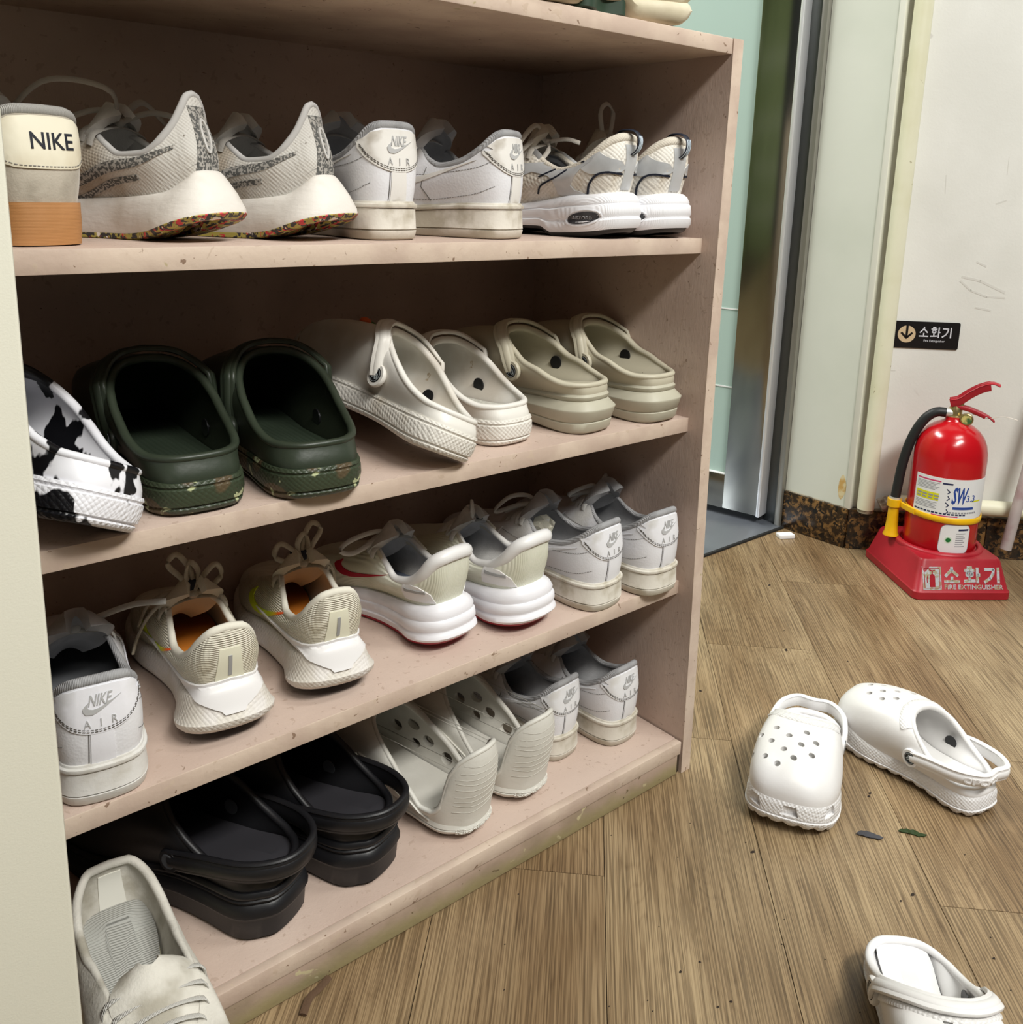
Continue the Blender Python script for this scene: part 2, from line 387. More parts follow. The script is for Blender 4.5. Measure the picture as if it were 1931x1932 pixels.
def sneaker(root, sp, mats, s=1):
    """builds sole, upper, lining, insole, tongue, laces under root; returns helper data"""
    sp = fit_depth(root, sp); L = sp['L']; R, Nn = outline(L, sp.get('Wk', 1.)); mir = s < 0; D = {}
    if 'outsole' in sp: D['outsole'] = mk('outsole', rings_vf(sp, 'outsole', R, Nn, L), mats['outsole'], root, mirror=mir)
    D['sole'] = mk('midsole' if 'outsole' in sp else 'sole', rings_vf(sp, 'rings', R, Nn, L), mats['sole'], root, smooth=50, mirror=mir)
    P, E = shell_grid(sp, R, Nn, L)
    th = sp.get('th', .0045); v, f = sheet(P, th, True); nq = NU*(P.shape[1]-1)
    idx = [0]*nq+[1]*nq+[1]*(len(f)-2*nq)
    D['upper'] = mk('upper', (v, f), [mats['upper'], mats['lining']], root, smooth=60, idx=idx, mirror=mir)
    u = np.linspace(0, 1, NU, endpoint=False); uh = np.where(u <= .5, u, 1-u)
    rr = crv(sp.get('pad', [(0, .0042), (.2, .0038), (.33, .0022), (.5, .0015)]), uh)
    N = nrm(np.cross(np.roll(P, -1, 0)[:, -1]-np.roll(P, 1, 0)[:, -1], P[:, -1]-P[:, -3]))
    T = nrm(P[:, -1]-P[:, -3]); c = E-N*(th*.5)[..., None] if np.ndim(th) else E-N*th*.5
    c = c+T*(rr*.15)[:, None]
    v, f = sweep(c, rr, rr*1.05, closed=True, n=10, side=N)
    D['collar'] = mk('collar', (v, f), mats['collar'], root, smooth=80, mirror=mir)
    t = R[:, 1]/L; ring = np.concatenate([R-Nn*(sp['inset']+th+.001), (crv(sp['zt'], t)+.006)[:, None]], 1)
    v, f = dish(ring, L, (1, .8, .4)); v2 = v[2::3]
    D['insole'] = mk('insole', join([(v, f), (v2, [tuple(range(len(v2)))])]), mats['insole'], root, mirror=mir)
    # tongue
    if 'tongue' in sp:
        K = cr([(y*L, z) for y, z, w in sp['tongue']], 22); wk = np.interp(np.linspace(0, 1, 22), np.linspace(0, 1, len(sp['tongue'])), [q[2]*sp.get('tw', .80) for q in sp['tongue']])
        q = np.linspace(-1, 1, 11); tt = np.linspace(0, 1, 22)
        ww = wk*np.where(tt > .72, np.sqrt(np.clip(1-((tt-.72)/.285)**2, .05, 1)), 1)
        G = np.zeros((22, 11, 3)); G[..., 0] = ww[:, None]*q[None]; G[..., 1] = K[:, :1]-.009*(q[None]**2)*tt[:, None]*sp.get('tcurl', 1)
        G[..., 2] = K[:, 1:2]-(.008+.004*tt[:, None])*(q[None]**2)*sp.get('tarch', 1)
        G[..., 0] += -.045*L*(G[..., 1]/L)**2+sp.get('tx', 0)*tt[:, None]
        v, f = sheet(G[:, ::-1], sp.get('tth', .006))
        D['tongue'] = mk('tongue', (v, f), mats.get('tongue', mats['lining']), root, smooth=60, mirror=mir)
    # laces
    if 'laces' in sp:
        n, u0, u1 = sp['laces']; parts = []; ue = np.concatenate([u, [1.]])
        Ec = np.concatenate([E, E[:1]]); Ef = lambda q: np.array([np.interp(q, ue, Ec[:, k]) for k in range(3)])
        for k in range(n):
            q = u0+(u1-u0)*k/max(n-1, 1); a = Ef(q); b = Ef(1-q); m_ = (a+b)/2+np.array([0, 0, .009])
            a2 = a+np.array([.007, .002, -.008]); b2 = b+np.array([-.007, .002, -.008])
            v, f = sweep(cr([a2, a+np.array([.002, 0, .0025]), m_, b+np.array([-.002, 0, .0025]), b2], 18), sp.get('lw', .0034), .0011, side=(0, 1, .4), n=8); parts.append((v, f))
        for lp in sp.get('bow', []):
            a = Ef(u0); b = Ef(1-u0); kn = (a+b)/2+np.array([0, 0, .012]); pts = [kn+np.array(q) for q in lp]
            v, f = sweep(cr(pts, 40), sp.get('lw', .0034)*.85, .0017, side=nrm(np.gradient(cr(pts, 40), axis=0)[:, [1, 2, 0]]+[.3, .2, .6]), n=8); parts.append((v, f))
        if sp.get('bow'):
            kk = lathe([(0, -.004), (.004, -.0035), (.006, 0), (.004, .0035), (0, .004)], 12, False); parts.append((kk[0]+kn, kk[1]))
        D['laces'] = mk('laces', join(parts), mats['laces'], root, smooth=70, mirror=mir)
        # eyelets
        ev = []
    D['bvh'] = bvh_of(D['upper']); D['E'] = E; D['L'] = L; D['P'] = P
    return D
BACK = ((0, 0, 0), (1, 0, 0), (0, 0, 1), (0, 1, 0))       # looked at from behind the heel
SIDE = {-1: ((0, 0, 0), (0, 1, 0), (0, 0, 1), (1, 0, 0)), 1: ((0, 0, 0), (0, 1, 0), (0, 0, 1), (-1, 0, 0))}
SIDET = ((0, 0, 0), (0, -1, 0), (0, 0, 1), (1, 0, 0))      # -x side with readable lettering: 2D x = -y

def place(name, x, y, z, az, label, cat='shoe', group=None, pitch=0, roll=0):
    r = empty(name, (x, y, z), (0, 0, 0), label, cat, group)
    r.rotation_mode = 'XYZ'
    Rm = Matrix.Rotation(rad(-az), 4, 'Z') @ Matrix.Rotation(rad(pitch), 4, 'X') @ Matrix.Rotation(rad(roll), 4, 'Y')
    r.rotation_euler = Rm.to_euler('XYZ')
    return r

LINING = mat('grey_lining', (176, 176, 178), .85, col2=(158, 158, 160), nscale=30, bump=('noise', 700, .25))
LINING_W = mat('white_lining', (205, 203, 200), .85, col2=(180, 178, 174), nscale=30, bump=('noise', 700, .3))
LACE = mat('white_lace', (205, 204, 200), .85, bump=('noise', 900, .4))
LACE_C = mat('cream_lace', (196, 188, 170), .85, col2=(170, 160, 140), nscale=60, bump=('noise', 900, .4))
STITCH = mat('stitching', (120, 118, 116), .8)
STITCH_D = mat('dark_stitching', (86, 82, 78), .8)
EMB = mat('embossed_grey', (178, 178, 178), .6)

# ------------------------------------------------------------------ court sneaker (white leather, raised heel lettering)
COURT = dict(L=.292, Wk=1.0, inset=.0025, th=.005,
    zt=[(0, .0375), (.15, .037), (.45, .032), (.75, .028), (1, .033)], zb=[(0, .0), (.06, 0), (.7, 0), (.85, .003), (1, .014)],
    rings=[(0, -.009), (0, -.003), (.03, -.0005), (.05, 0), (.235, .0014), (.25, -.0006), (.27, -.0006), (.285, .0015), (.31, .0012), (.80, .0002), (.805, -.0012), (.82, -.0012), (.83, .0016), (.87, .0022), (.92, .0018), (.94, -.0004), (.985, -.001), (1, -.004)],
    E=[(0, 0, .022, .108), (.03, .016, .026, .1075), (.055, .026, .045, .104), (.09, .033, .095, .092), (.15, .036, .19, .078), (.21, .036, .28, .074), (.27, .033, .35, .081), (.32, .028, .405, .093), (.36, .024, .45, .090), (.41, .019, .52, .081), (.46, .013, .58, .070), (.5, 0, .61, .065)],
    h1=[(0, .35), (.3, .4), (.5, .9)], b1=[(0, .005), (.2, .004), (.4, .003), (.5, .002)], a=[(0, .004), (.1, .004), (.25, .008), (.36, .012), (.43, .025), (.5, .055)], b=[(0, .3), (.2, .35), (.35, .2), (.5, .02)],
    tongue=[(.60, .060, .016), (.50, .080, .022), (.45, .092, .028), (.41, .106, .034), (.385, .120, .036)], tth=.010, laces=(6, .33, .47))
def court_mats(sole, sole2, dirt, tabc):
    k = '_%d_%d_%d' % (sole[0], sole2[0], tabc[0])
    return dict(
        upper=mat('white_leather'+k, (226, 226, 230), .42, col2=dirt, nscale=14, nlo=.56, nhi=.72, bump=[('noise', 60, .25), ('leather', 420, .12)]),
        sole=mat('rubber_sole'+k, sole, .6, col2=sole2, nscale=28, nlo=.42, nhi=.62, bump=[('noise', 300, .25)], zband=[(.0, .009, sole2)]),
        lining=LINING, collar=mat('ribbed_collar', (165, 165, 167), .85, col2=(140, 140, 142), nscale=40, bump=('wave_x', 260, .5)),
        insole=mat('grey_insole', (120, 122, 126), .8), laces=LACE, tongue=mat('tongue_fabric', (186, 186, 188), .8, col2=(160, 160, 162), nscale=20, bump=('noise', 500, .3)),
        tab=mat('heel_tab'+k, tabc, .45, col2=dirt, nscale=22, nlo=.5, nhi=.68, bump=[('noise', 70, .3)]))
def court_shoe(name, x, y, z, az, label, s=1, sole=(190, 184, 172), sole2=(150, 140, 122), dirt=(190, 186, 178), tabc=(222, 222, 224), group=None, extra=None, bow=(), **kw):
    root = place(name, x, y, z, az, label, group=group, **{k: kw.pop(k) for k in ('pitch', 'roll') if k in kw})
    sp = dict(COURT, bow=bow, **kw) if not extra else dict(COURT, **extra, bow=bow); M = court_mats(sole, sole2, dirt, tabc); D = sneaker(root, sp, M, s); L = sp['L']; b = D['bvh']
    low = cr([(-.0335, .086), (-.030, .077), (-.022, .0695), (-.011, .0655), (0, .0645), (.011, .0655), (.022, .0695), (.030, .077), (.0335, .086)], 21)
    tab = [list(low)+[(.033, .092), (.026, .1005), (.015, .1035), (0, .104), (-.015, .1035), (-.026, .1005), (-.033, .092)]]
    t = drape('heel_tab', tab, BACK, b, .0013, M['tab'], root, .005)
    drape('heel_strip', [[(-.0095, .036), (.0095, .036), (.0085, .067), (-.0085, .067)]], BACK, b, .0010, M['tab'], root, .006)
    bb = bvh_of(D['upper'], t)
    drape('heel_lettering', text('NIKE', .0092, .001, .0935, .62, .25, bold=.01)+swoosh(-.013, .0815, .030, .0125, n=12)+text('A', .0066, -.0105, .0745, .8)+text('I', .0066, .0, .0742, .8)+text('R', .0066, .0105, .0745, .8), BACK, bb, .0008, EMB, root, .004)
    st = stroke(low+[0, .0018], .0006, (.0022, .001))+stroke(low+[0, .0036], .0004, (.0022, .001))
    for sx in (-1, 1): st += stroke([(sx*.0065, .037), (sx*.0060, .064)], .0006, (.002, .001))
    st += stroke([(-.0112, .038), (-.0100, .0645)], .0008)
    drape('stitching', st, BACK, bb, .0005, STITCH_D, root, .004)
    for sd in (-1, 1):
        drape('swoosh', swoosh(.60*L, .046, .50*L, .034, -1), SIDE[sd], b, .0012, M['tab'], root, .006)
        q = cr([(.035*L, .080), (.10*L, .0725), (.2*L, .068), (.30*L, .065), (.42*L, .066), (.52*L, .072)], 24)
        drape('side_stitching', stroke(q, .0005, (.0025, .001))+stroke(q-[0, .026], .0005, (.0025, .001))+stroke([(.30*L, .038), (.33*L, .052), (.31*L, .072)], .0009), SIDE[sd], b, .0004, STITCH, root, .006)
    return root, D, b

# ------------------------------------------------------------------ clog kit
CLOG = dict(L=.285, Wk=1.0, inset=.0015, th=.0055, Ex=1.,
    zt=[(0, .030), (.3, .029), (.5, .029), (.75, .027), (1, .030)], zb=[(0, .002), (.1, 0), (.35, .004), (.5, .003), (.7, 0), (.85, .002), (1, .012)],
    rings=[(0, -.012), (0, -.003), (.08, 0), (.16, .0008), (.2, -.0005), (.24, -.0005), (.28, .0016), (.5, .0026), (.78, .0022), (.82, .0006), (.86, .0006), (.9, .0018), (1, .0006)],
    E=[(0, 0, .024, .0475), (.03, .015, .029, .0475), (.055, .026, .050, .0475), (.09, .0355, .092, .0475), (.14, .0415, .155, .0515), (.20, .0435, .23, .061), (.26, .0435, .30, .0745), (.32, .0410, .365, .0885), (.37, .0345, .42, .0995), (.42, .0245, .46, .107), (.46, .013, .48, .1105), (.5, 0, .487, .1115)],
    h1=[(0, .4), (.2, .4), (.35, .5), (.5, .9)], b1=[(0, .001), (.2, .003), (.4, .004), (.5, .003)], a=[(0, .001), (.1, .001), (.2, .003), (.3, .010), (.38, .022), (.45, .05), (.5, .070)], b=[(0, .3), (.2, .3), (.35, .12), (.5, .10)])
def bool_cut(o, cutters):
    bm = [(v, f) for v, f in cutters]; me = mk('cutter', join(bm), [], o.parent, smooth=0); bpy.context.view_layer.update()
    md = o.modifiers.new('cut', 'BOOLEAN'); md.object = me; md.solver = 'EXACT'; md.operation = 'DIFFERENCE'
    dg = bpy.context.evaluated_depsgraph_get(); dg.update(); nm = bpy.data.meshes.new_from_object(o.evaluated_get(dg)); o.modifiers.clear()
    if len(nm.polygons) > 50:
        o.data = nm; nm.set_sharp_from_angle(angle=rad(40))
    bpy.data.objects.remove(me)
def cyl_between(c, d, r, h, n=14, r2=None):
    d = Vector(d).normalized(); q = d.to_track_quat('Z', 'X').to_matrix().to_4x4(); q.translation = Vector(c)
    a = np.linspace(0, 2*PI, n, endpoint=False); v = np.array([[r*math.cos(t), (r2 or r)*math.sin(t), s] for s in (-h, h) for t in a])
    f = [(i, (i+1) % n, n+(i+1) % n, n+i) for i in range(n)]+[tuple(range(n))[::-1], tuple(range(n, 2*n))]
    return xf((v, f), q)
def clog(root, sp, M, s=1, strap='front', holes=True, vents=False, rivet_logo=True, lip=True):
    sp = fit_depth(root, sp); bk = sp.get('ball', 1.); L = sp['L']
    R, Nn = outline(L, sp['Wk'], [(x*(1-(1-bk)*(.4 < y < .97)*min(1, (y-.35)*4))*(sp.get('rheel', 1.) if y < .06 else 1), y) for x, y in CFOOT]); mir = s < 0; D = {}
    D['sole'] = mk('sole', rings_vf(sp, 'rings', R, Nn, L), M['sole'], root, smooth=50, mirror=mir)
    P, E = shell_grid(sp, R, Nn, L); th = sp['th']; vf = sheet(P, th, True)
    D['upper'] = mk('upper', vf, M['upper'], root, smooth=60, mirror=mir)
    bv = bvh_of(D['upper'])
    if holes:
        cut = []
        for hx, hy in ((-.018, .635), (.020, .63), (-.034, .69), (.001, .69), (.035, .685), (-.018, .745), (.019, .74), (-.037, .795), (.001, .80), (.035, .785), (-.019, .85), (.016, .85), (-.001, .895)):
            h, nn, i, d = bv.ray_cast(Vector((hx*s-.02*hy*s, hy*L, .3)), Vector((0, 0, -1)))
            if h: cut.append(cyl_between(h, nn, .0042, .012))
        bool_cut(D['upper'], cut)
        if vents:
            bs_ = bvh_of(D['sole']); cut = []
            for an in (-100, -62, -22, 22, 62, 100):
                dr = Vector((math.sin(rad(an)), math.cos(rad(an)), 0)); h, nn, i, d = bs_.ray_cast(Vector((-.02*s, .76*L, .0335))+dr*.3, -dr)
                if h:
                    q = dr.to_track_quat('Y', 'Z').to_matrix().to_4x4(); q.translation = h
                    v, f = boxvf((-.0105, -.0045, -.0062), (.0105, .006, .0068)); v[:, 0] *= np.where(v[:, 2] > 0, .68, 1); cut.append(xf((v, f), q))
            bool_cut(D['sole'], cut)
    t = R[:, 1]/L; u = np.linspace(0, 1, NU, endpoint=False); uh = np.where(u <= .5, u, 1-u)
    N = nrm(np.cross(np.roll(P, -1, 0)[:, -1]-np.roll(P, 1, 0)[:, -1], P[:, -1]-P[:, -3]))
    rim = sweep(E-N*th*.45, sp.get('rim', .0042), sp.get('rim', .0042)*.85, side=N, closed=True, n=10)
    D['rim'] = mk('rim', rim, M.get('rim', M['upper']), root, smooth=80, mirror=mir)
    ring = np.concatenate([R-Nn*(sp['inset']+th+.0005), (crv(sp['zt'], t)+.0035+(.004*hw(t) if not sp.get('flatbed') else 0))[:, None]], 1)
    v, f = dish(ring, L, (1, .85, .6, .3)); v[:, 2] -= np.tile([0, .0015, .002, .002], len(R)); v2 = v[3::4]
    D['footbed'] = mk('footbed', join([(v, f), (v2, [tuple(range(len(v2)))])]), M.get('footbed', M['upper']), root, mirror=mir)
    # pivots, strap, rivets
    py, pz = sp.get('pivot', (.36, .048)); pv = []
    for sd in (1, -1):
        h, nn, i, d = bv.ray_cast(Vector((sd*.3, py*L, pz)), Vector((-sd, 0, 0))); pv.append(h if h else Vector((sd*.05, py*L, pz)))
    sw = sp.get('strapw', .0085); a, b = np.array(pv[0]), np.array(pv[1]); o = np.array([.0035, 0, 0]); a = a+o; b = b-o
    parts = []
    Ef = E*[s, 1, 1]; Nf = N*[s, 1, 1]; Tf = nrm(P[:, -1]-P[:, -4])*[s, 1, 1]
    def hug(ymin, off, lift):
        ix = [k for k in range(NU) if Ef[k, 1] > ymin*L and NU*.12 < k < NU*.88]
        if s < 0: ix = ix[::-1]
        if Ef[ix[0], 0] < 0: ix = ix[::-1]
        return Ef[ix]-Tf[ix]*off+Nf[ix]*lift, Tf[ix]
    if strap == 'front':
        q_, sd_ = hug(py+.02, sw*.75, .0062); q = np.concatenate([[a, a*.6+q_[0]*.4+[.001, 0, 0]], q_, [b*.6+q_[-1]*.4-[.001, 0, 0], b]]); q = cr(q, 60)
        ss = np.array([np.interp(np.linspace(0, 1, 60), np.linspace(0, 1, len(sd_)), sd_[:, k]) for k in range(3)]).T
        parts.append(sweep(q, sw, .0026, side=ss, n=12, power=.6))
        nn_ = np.cross(nrm(np.gradient(q, axis=0)), nrm(ss)); nn_ = nn_*np.sign(np.sum(nn_*(q-[0, .35*L, .03]), 1))[:, None]
        parts.append(sweep(q+nn_*.0022, sw*.5, .0014, side=ss, n=8, power=.7))
    if M.get('band'):
        q_, sd_ = hug(.40, .0095, .0002); D['vamp_band'] = mk('vamp_band', sweep(q_, .0078, .0016, side=sd_, n=8, power=.5), M['band'], root, smooth=50)
    if strap == 'front': pass
    elif strap == 'up':
        pts = [a, a+[.0, -.004, .020], a*[.92, 0, 1]+[0, py*L-.020, .046], a*[.55, 0, 1]+[0, py*L-.045, .070], np.array([0, py*L-.052, a[2]+.078])]
        pts = pts+[b*[.55, 0, 1]+[0, py*L-.045, .070], b*[.92, 0, 1]+[0, py*L-.020, .046], b+[0, -.004, .020], b]
        q = cr(pts, 56); cen = np.array([0, py*L, .05]); rd = nrm(q-cen); T = nrm(np.gradient(q, axis=0)); sd_ = np.cross(T, rd)
        parts.append(sweep(q, sw, .0028, side=sd_, n=12, power=.6))
    elif strap == 'back':
        zz = sp.get('strapz', .012); pts = [a, a*[1, 0, 1]+[0, .25*L, zz*.5], a*[.86, 0, 1]+[0, .08*L, zz*.8], a*[.48, 0, 1]+[0, -.025*L, zz], np.array([0, sp.get('sback', -.05)*L, a[2]+zz])]
        pts = pts+[b*[.48, 0, 1]+[0, -.025*L, zz], b*[.86, 0, 1]+[0, .08*L, zz*.8], b*[1, 0, 1]+[0, .25*L, zz*.5], b]
        q = cr(pts, 56); parts.append(sweep(q, sw, .0028, side=(0, 0, 1), n=12, power=.6))
        T = nrm(np.gradient(q, axis=0)); out = nrm(np.cross(T, [0, 0, 1.]));
        if np.dot(out[28], [0, -1, 0]) < 0: out = -out
        parts.append(sweep(q+out*.0022, sw*.6, .0016, side=(0, 0, 1), n=8, power=.7))
        parts.append(sweep(q+[0, 0, sw], .0022, .0034, side=(0, 0, 1), n=8))
        D['strap_q'] = (q, out)
    if strap:
        for p, sd in ((a, 1), (b, -1)):
            parts.append(xf(lathe([(0, -.003), (.0115, -.003), (.0125, -.001), (.0125, .001), (.0115, .0028), (0, .0028)], 24, False), Matrix.Translation(Vector(p)) @ Matrix.Rotation(sd*PI/2, 4, 'Y')))
        D['strap'] = mk('strap', join(parts), M.get('strap', M['upper']), root, smooth=50)
        for p, sd in ((a, 1), (b, -1)):
            T_ = Matrix.Translation(Vector(p)) @ Matrix.Rotation(sd*PI/2, 4, 'Y')
            rv = mk('rivet', xf(join([lathe([(0, .003), (.0075, .0034), (.0085, .0026), (.0088, 0)], 24, False), lathe([(.003, 0), (.003, -.0115), (.0085, -.0115), (.0085, -.0128), (0, -.0128)], 24, False)]), T_), M['rivet'], root)
            if rivet_logo:
                lg = ringp(0, 0, .0066, .0071)+stroke([(-.004, -.001), (-.001, .002), (.003, .001), (.0045, -.003)], .0018)+stroke([(-.003, -.003), (0, -.001), (.002, -.004)], .0012)+stroke([(-.001, .002), (-.002, .0045)], .001)
                sdv = Vector((sd, 0, 0)); o_ = Vector(p)+sdv*.0033
                drape('rivet_emblem', lg, (o_, (0, sd, 0), (0, 0, 1), -sdv), None, .0003, mat('rivet_print', (150, 158, 160), .5), rv, 0)
    D['bvh'] = bv; D['L'] = L; D['E'] = E; D['bsole'] = bvh_of(D['sole'])
    return D

def wrapped(name, polys, r, m, parent, th=.0004, lift=0., res=.006):
    """flat artwork bent around a vertical cylinder of radius r; x=0 faces local -y"""
    o = drape(name, polys, ((0, 0, 0), (1, 0, 0), (0, 1, 0), (0, 0, -1)), None, th, m, parent, res, lift)
    n = len(o.data.vertices); c = np.zeros(n*3); o.data.vertices.foreach_get('co', c); c = c.reshape(-1, 3); a = c[:, 0]/r
    q = np.stack([(r+c[:, 2])*np.sin(a), -(r+c[:, 2])*np.cos(a), c[:, 1]], 1); o.data.vertices.foreach_set('co', q.ravel()); o.data.update(); return o

def strap_text(s_, size, D, at, root, m):
    """raised lettering following the outside of a heel strap; at = arc fraction of its centre"""
    q, out = D['strap_q']; arc = np.concatenate([[0], np.cumsum(np.linalg.norm(np.diff(q, axis=0), axis=1))])
    o = drape('strap_lettering', text(s_, size, 0, 0, 1.25, bold=.012), ((0, 0, 0), (1, 0, 0), (0, 1, 0), (0, 0, -1)), None, .0008, m, root, .003)
    n = len(o.data.vertices); c = np.zeros(n*3); o.data.vertices.foreach_get('co', c); c = c.reshape(-1, 3); S_ = at*arc[-1]-c[:, 0]
    P_ = np.stack([np.interp(S_, arc, q[:, k]) for k in range(3)], 1); O_ = nrm(np.stack([np.interp(S_, arc, out[:, k]) for k in range(3)], 1))
    o.data.vertices.foreach_set('co', (P_+O_*(.0037+c[:, 2:3])+np.array([0, 0, 1.])*c[:, 1:2]).ravel()); o.data.update()

# ------------------------------------------------------------------ the room
PAINT = mat('pink_paint', (200, 179, 166), .55, col2=(188, 166, 153), nscale=9, nlo=.35, nhi=.7, ndet=8, stretch=(.6, 1, 1), bump=[('noise', 110, .35), ('noise', 500, .25, (1, 1, .2))], spots=[((182, 160, 146), 120, .64), ((150, 128, 112), 140, .71), ((104, 86, 74), 190, .745)])
PAINT_F = mat('pink_paint_edge', (208, 189, 172), .55, col2=(194, 173, 158), nscale=14, nlo=.4, nhi=.62, ndet=6, bump=[('noise', 90, .5)], spots=[((196, 176, 158), 90, .63), ((140, 116, 98), 110, .69), ((178, 164, 128), 30, .73)])
PAINT_K = mat('worn_kick_paint', (170, 148, 132), .6, col2=(150, 132, 112), nscale=14, bump=[('noise', 90, .5)], zband=[(.004, .026, (158, 146, 108))], spots=[((188, 176, 140), 40, .66), ((112, 98, 72), 70, .68)])
JOINT = mat('floor_joint', (62, 50, 38), .8)
def wood_floor():
    m = bpy.data.materials.new('vinyl_wood_plank'); m.use_nodes = True; nt = m.node_tree; N = nt.nodes; L = nt.links; b = N['Principled BSDF']
    tc = N.new('ShaderNodeTexCoord'); oi = N.new('ShaderNodeObjectInfo'); cx = N.new('ShaderNodeCombineXYZ')
    mu = N.new('ShaderNodeMath'); mu.operation = 'MULTIPLY'; mu.inputs[1].default_value = 91.; L.new(oi.outputs['Random'], mu.inputs[0])
    L.new(mu.outputs[0], cx.inputs[0]); L.new(mu.outputs[0], cx.inputs[1]); ad = N.new('ShaderNodeVectorMath'); L.new(tc.outputs['Object'], ad.inputs[0]); L.new(cx.outputs[0], ad.inputs[1])
    def mp(s):
        n = N.new('ShaderNodeMapping'); n.inputs['Scale'].default_value = s; L.new(ad.outputs[0], n.inputs[0]); return n.outputs[0]
    def noise(vec, sc, det, dist=0):
        n = N.new('ShaderNodeTexNoise'); n.inputs['Scale'].default_value = sc; n.inputs['Detail'].default_value = det; n.inputs['Distortion'].default_value = dist; L.new(vec, n.inputs['Vector']); return n.outputs[0]
    # cathedral figure: stretched, warped contour lines of a slow noise
    slow = noise(mp((1.3, 9, 1)), 1.4, 2, .4); mm = N.new('ShaderNodeMath'); mm.operation = 'MULTIPLY'; mm.inputs[1].default_value = 22.; L.new(slow, mm.inputs[0])
    fr = N.new('ShaderNodeMath'); fr.operation = 'PINGPONG'; fr.inputs[1].default_value = .5; L.new(mm.outputs[0], fr.inputs[0])
    fine = noise(mp((8, 560, 1)), 1, 5, .1); mid = noise(mp((2.4, 110, 1)), 1, 5, .2); blot = noise(mp((2, 6, 1)), 1.5, 3)
    def ramp(v, st):
        n = N.new('ShaderNodeValToRGB'); e = n.color_ramp.elements
        e[0].position = st[0][0]; e[0].color = (*lin(st[0][1]), 1); e[1].position = st[-1][0]; e[1].color = (*lin(st[-1][1]), 1)
        for p, c in st[1:-1]: q = e.new(p); q.color = (*lin(c), 1)
        L.new(v, n.inputs[0]); return n.outputs[0]
    def mixc(f, a, bb, mode='MIX'):
        n = N.new('ShaderNodeMix'); n.data_type = 'RGBA'; n.blend_type = mode
        if isinstance(f, float): n.inputs[0].default_value = f
        else: L.new(f, n.inputs[0])
        L.new(a, n.inputs[6]); L.new(bb, n.inputs[7]); return n.outputs[2]
    c1 = ramp(fine, [(.38, (78, 62, 44)), (.48, (142, 120, 92)), (.58, (196, 174, 140))])
    c2 = ramp(mid, [(.35, (108, 90, 68)), (.5, (146, 125, 98)), (.68, (172, 151, 122))])
    c = mixc(.3, c1, c2); c3 = ramp(fr.outputs[0], [(0, (118, 100, 76)), (.2, (156, 138, 110)), (.5, (152, 134, 106))]); c = mixc(.32, c, c3)
    c4 = ramp(blot, [(.35, (200, 188, 176)), (.65, (255, 255, 255))]); c = mixc(.8, c, c4, 'MULTIPLY')
    c5 = ramp(oi.outputs['Random'], [(0, (232, 224, 214)), (1, (255, 255, 250))]); c = mixc(1., c, c5, 'MULTIPLY')
    L.new(c, b.inputs['Base Color']); b.inputs['Roughness'].default_value = .36; b.inputs['Specular IOR Level'].default_value = .45
    bn = N.new('ShaderNodeBump'); bn.inputs['Strength'].default_value = .35; bn.inputs['Distance'].default_value = .0008; L.new(fine, bn.inputs['Height']); L.new(bn.outputs[0], b.inputs['Normal'])
    return m
WOOD = wood_floor()
floor = mk('floor', boxvf((-2.2, -2.4, -.05), (2.4, 2.6, -.0022)), JOINT, smooth=0); tag(floor, kind='structure')
PL, PW, GAP = .9, .19, .0009
pv, pf = boxvf((0, 0, -.002), (PL-GAP, PW-GAP, 0)); pme = None
for k in range(-9, 9):
    for j in range(-3, 4):
        w0 = -.105+PW*k; s0 = .092+.3*(k % 3)+PL*j
        if not (-2.0 < s0+.45 < 2.6): continue
        # (s, w) -> world:  s along (1,1), w along (1,-1)
        px = (s0+w0+PW)/2**.5; py = (s0-w0-PW)/2**.5
        if pme is None:
            p = mk('plank', (pv, pf), WOOD, floor, smooth=0); pme = p.data
        else:
            p = bpy.data.objects.new('plank', pme); COL.objects.link(p); p.parent = floor
        p.location = (px, py, 0); p.rotation_euler = (0, 0, PI/4)

# steel threshold plate beside the cabinet, in front of the door
STEEL = mat('brushed_steel', (150, 154, 158), .32, metal=1., col2=(128, 132, 136), nscale=8, bump=('noise', 300, .15, (1, 1, .02)))
STEEL_D = mat('dark_steel', (92, 94, 92), .36, metal=1., bump=('noise', 300, .1, (1, 1, .02)))
tp = mk('trim_1', boxvf((.10, .480, -.003), (.975, 1.6, .0035), .001), mat('threshold_steel', (176, 182, 192), .34, metal=.7, col2=(150, 156, 168), nscale=5, bump=('noise', 200, .12, (.1, 1, 1))), smooth=30); tag(tp, kind='structure')
mk('edge_strip', boxvf((.10, .472, -.003), (.975, .4795, .0045), .001), mat('black_rubber', (32, 32, 32), .7), tp)

# walls
WALLW = mat('white_wall_paint', (232, 231, 226), .6, col2=(222, 221, 215), nscale=3, bump=[('noise', 60, .25), ('noise', 220, .2)], spots=[((205, 202, 196), 9, .70)])
WALLG = mat('pale_green_wall_paint', (214, 217, 207), .45, col2=(206, 210, 199), nscale=3, bump=[('noise', 90, .12)])
CX, CY = .965, .317          # outer corner where the two walls meet
wl = mk('wall_left', boxvf((CX, CY, .09), (CX+.12, .4815, 2.6)), WALLG, smooth=0); tag(wl, kind='structure')
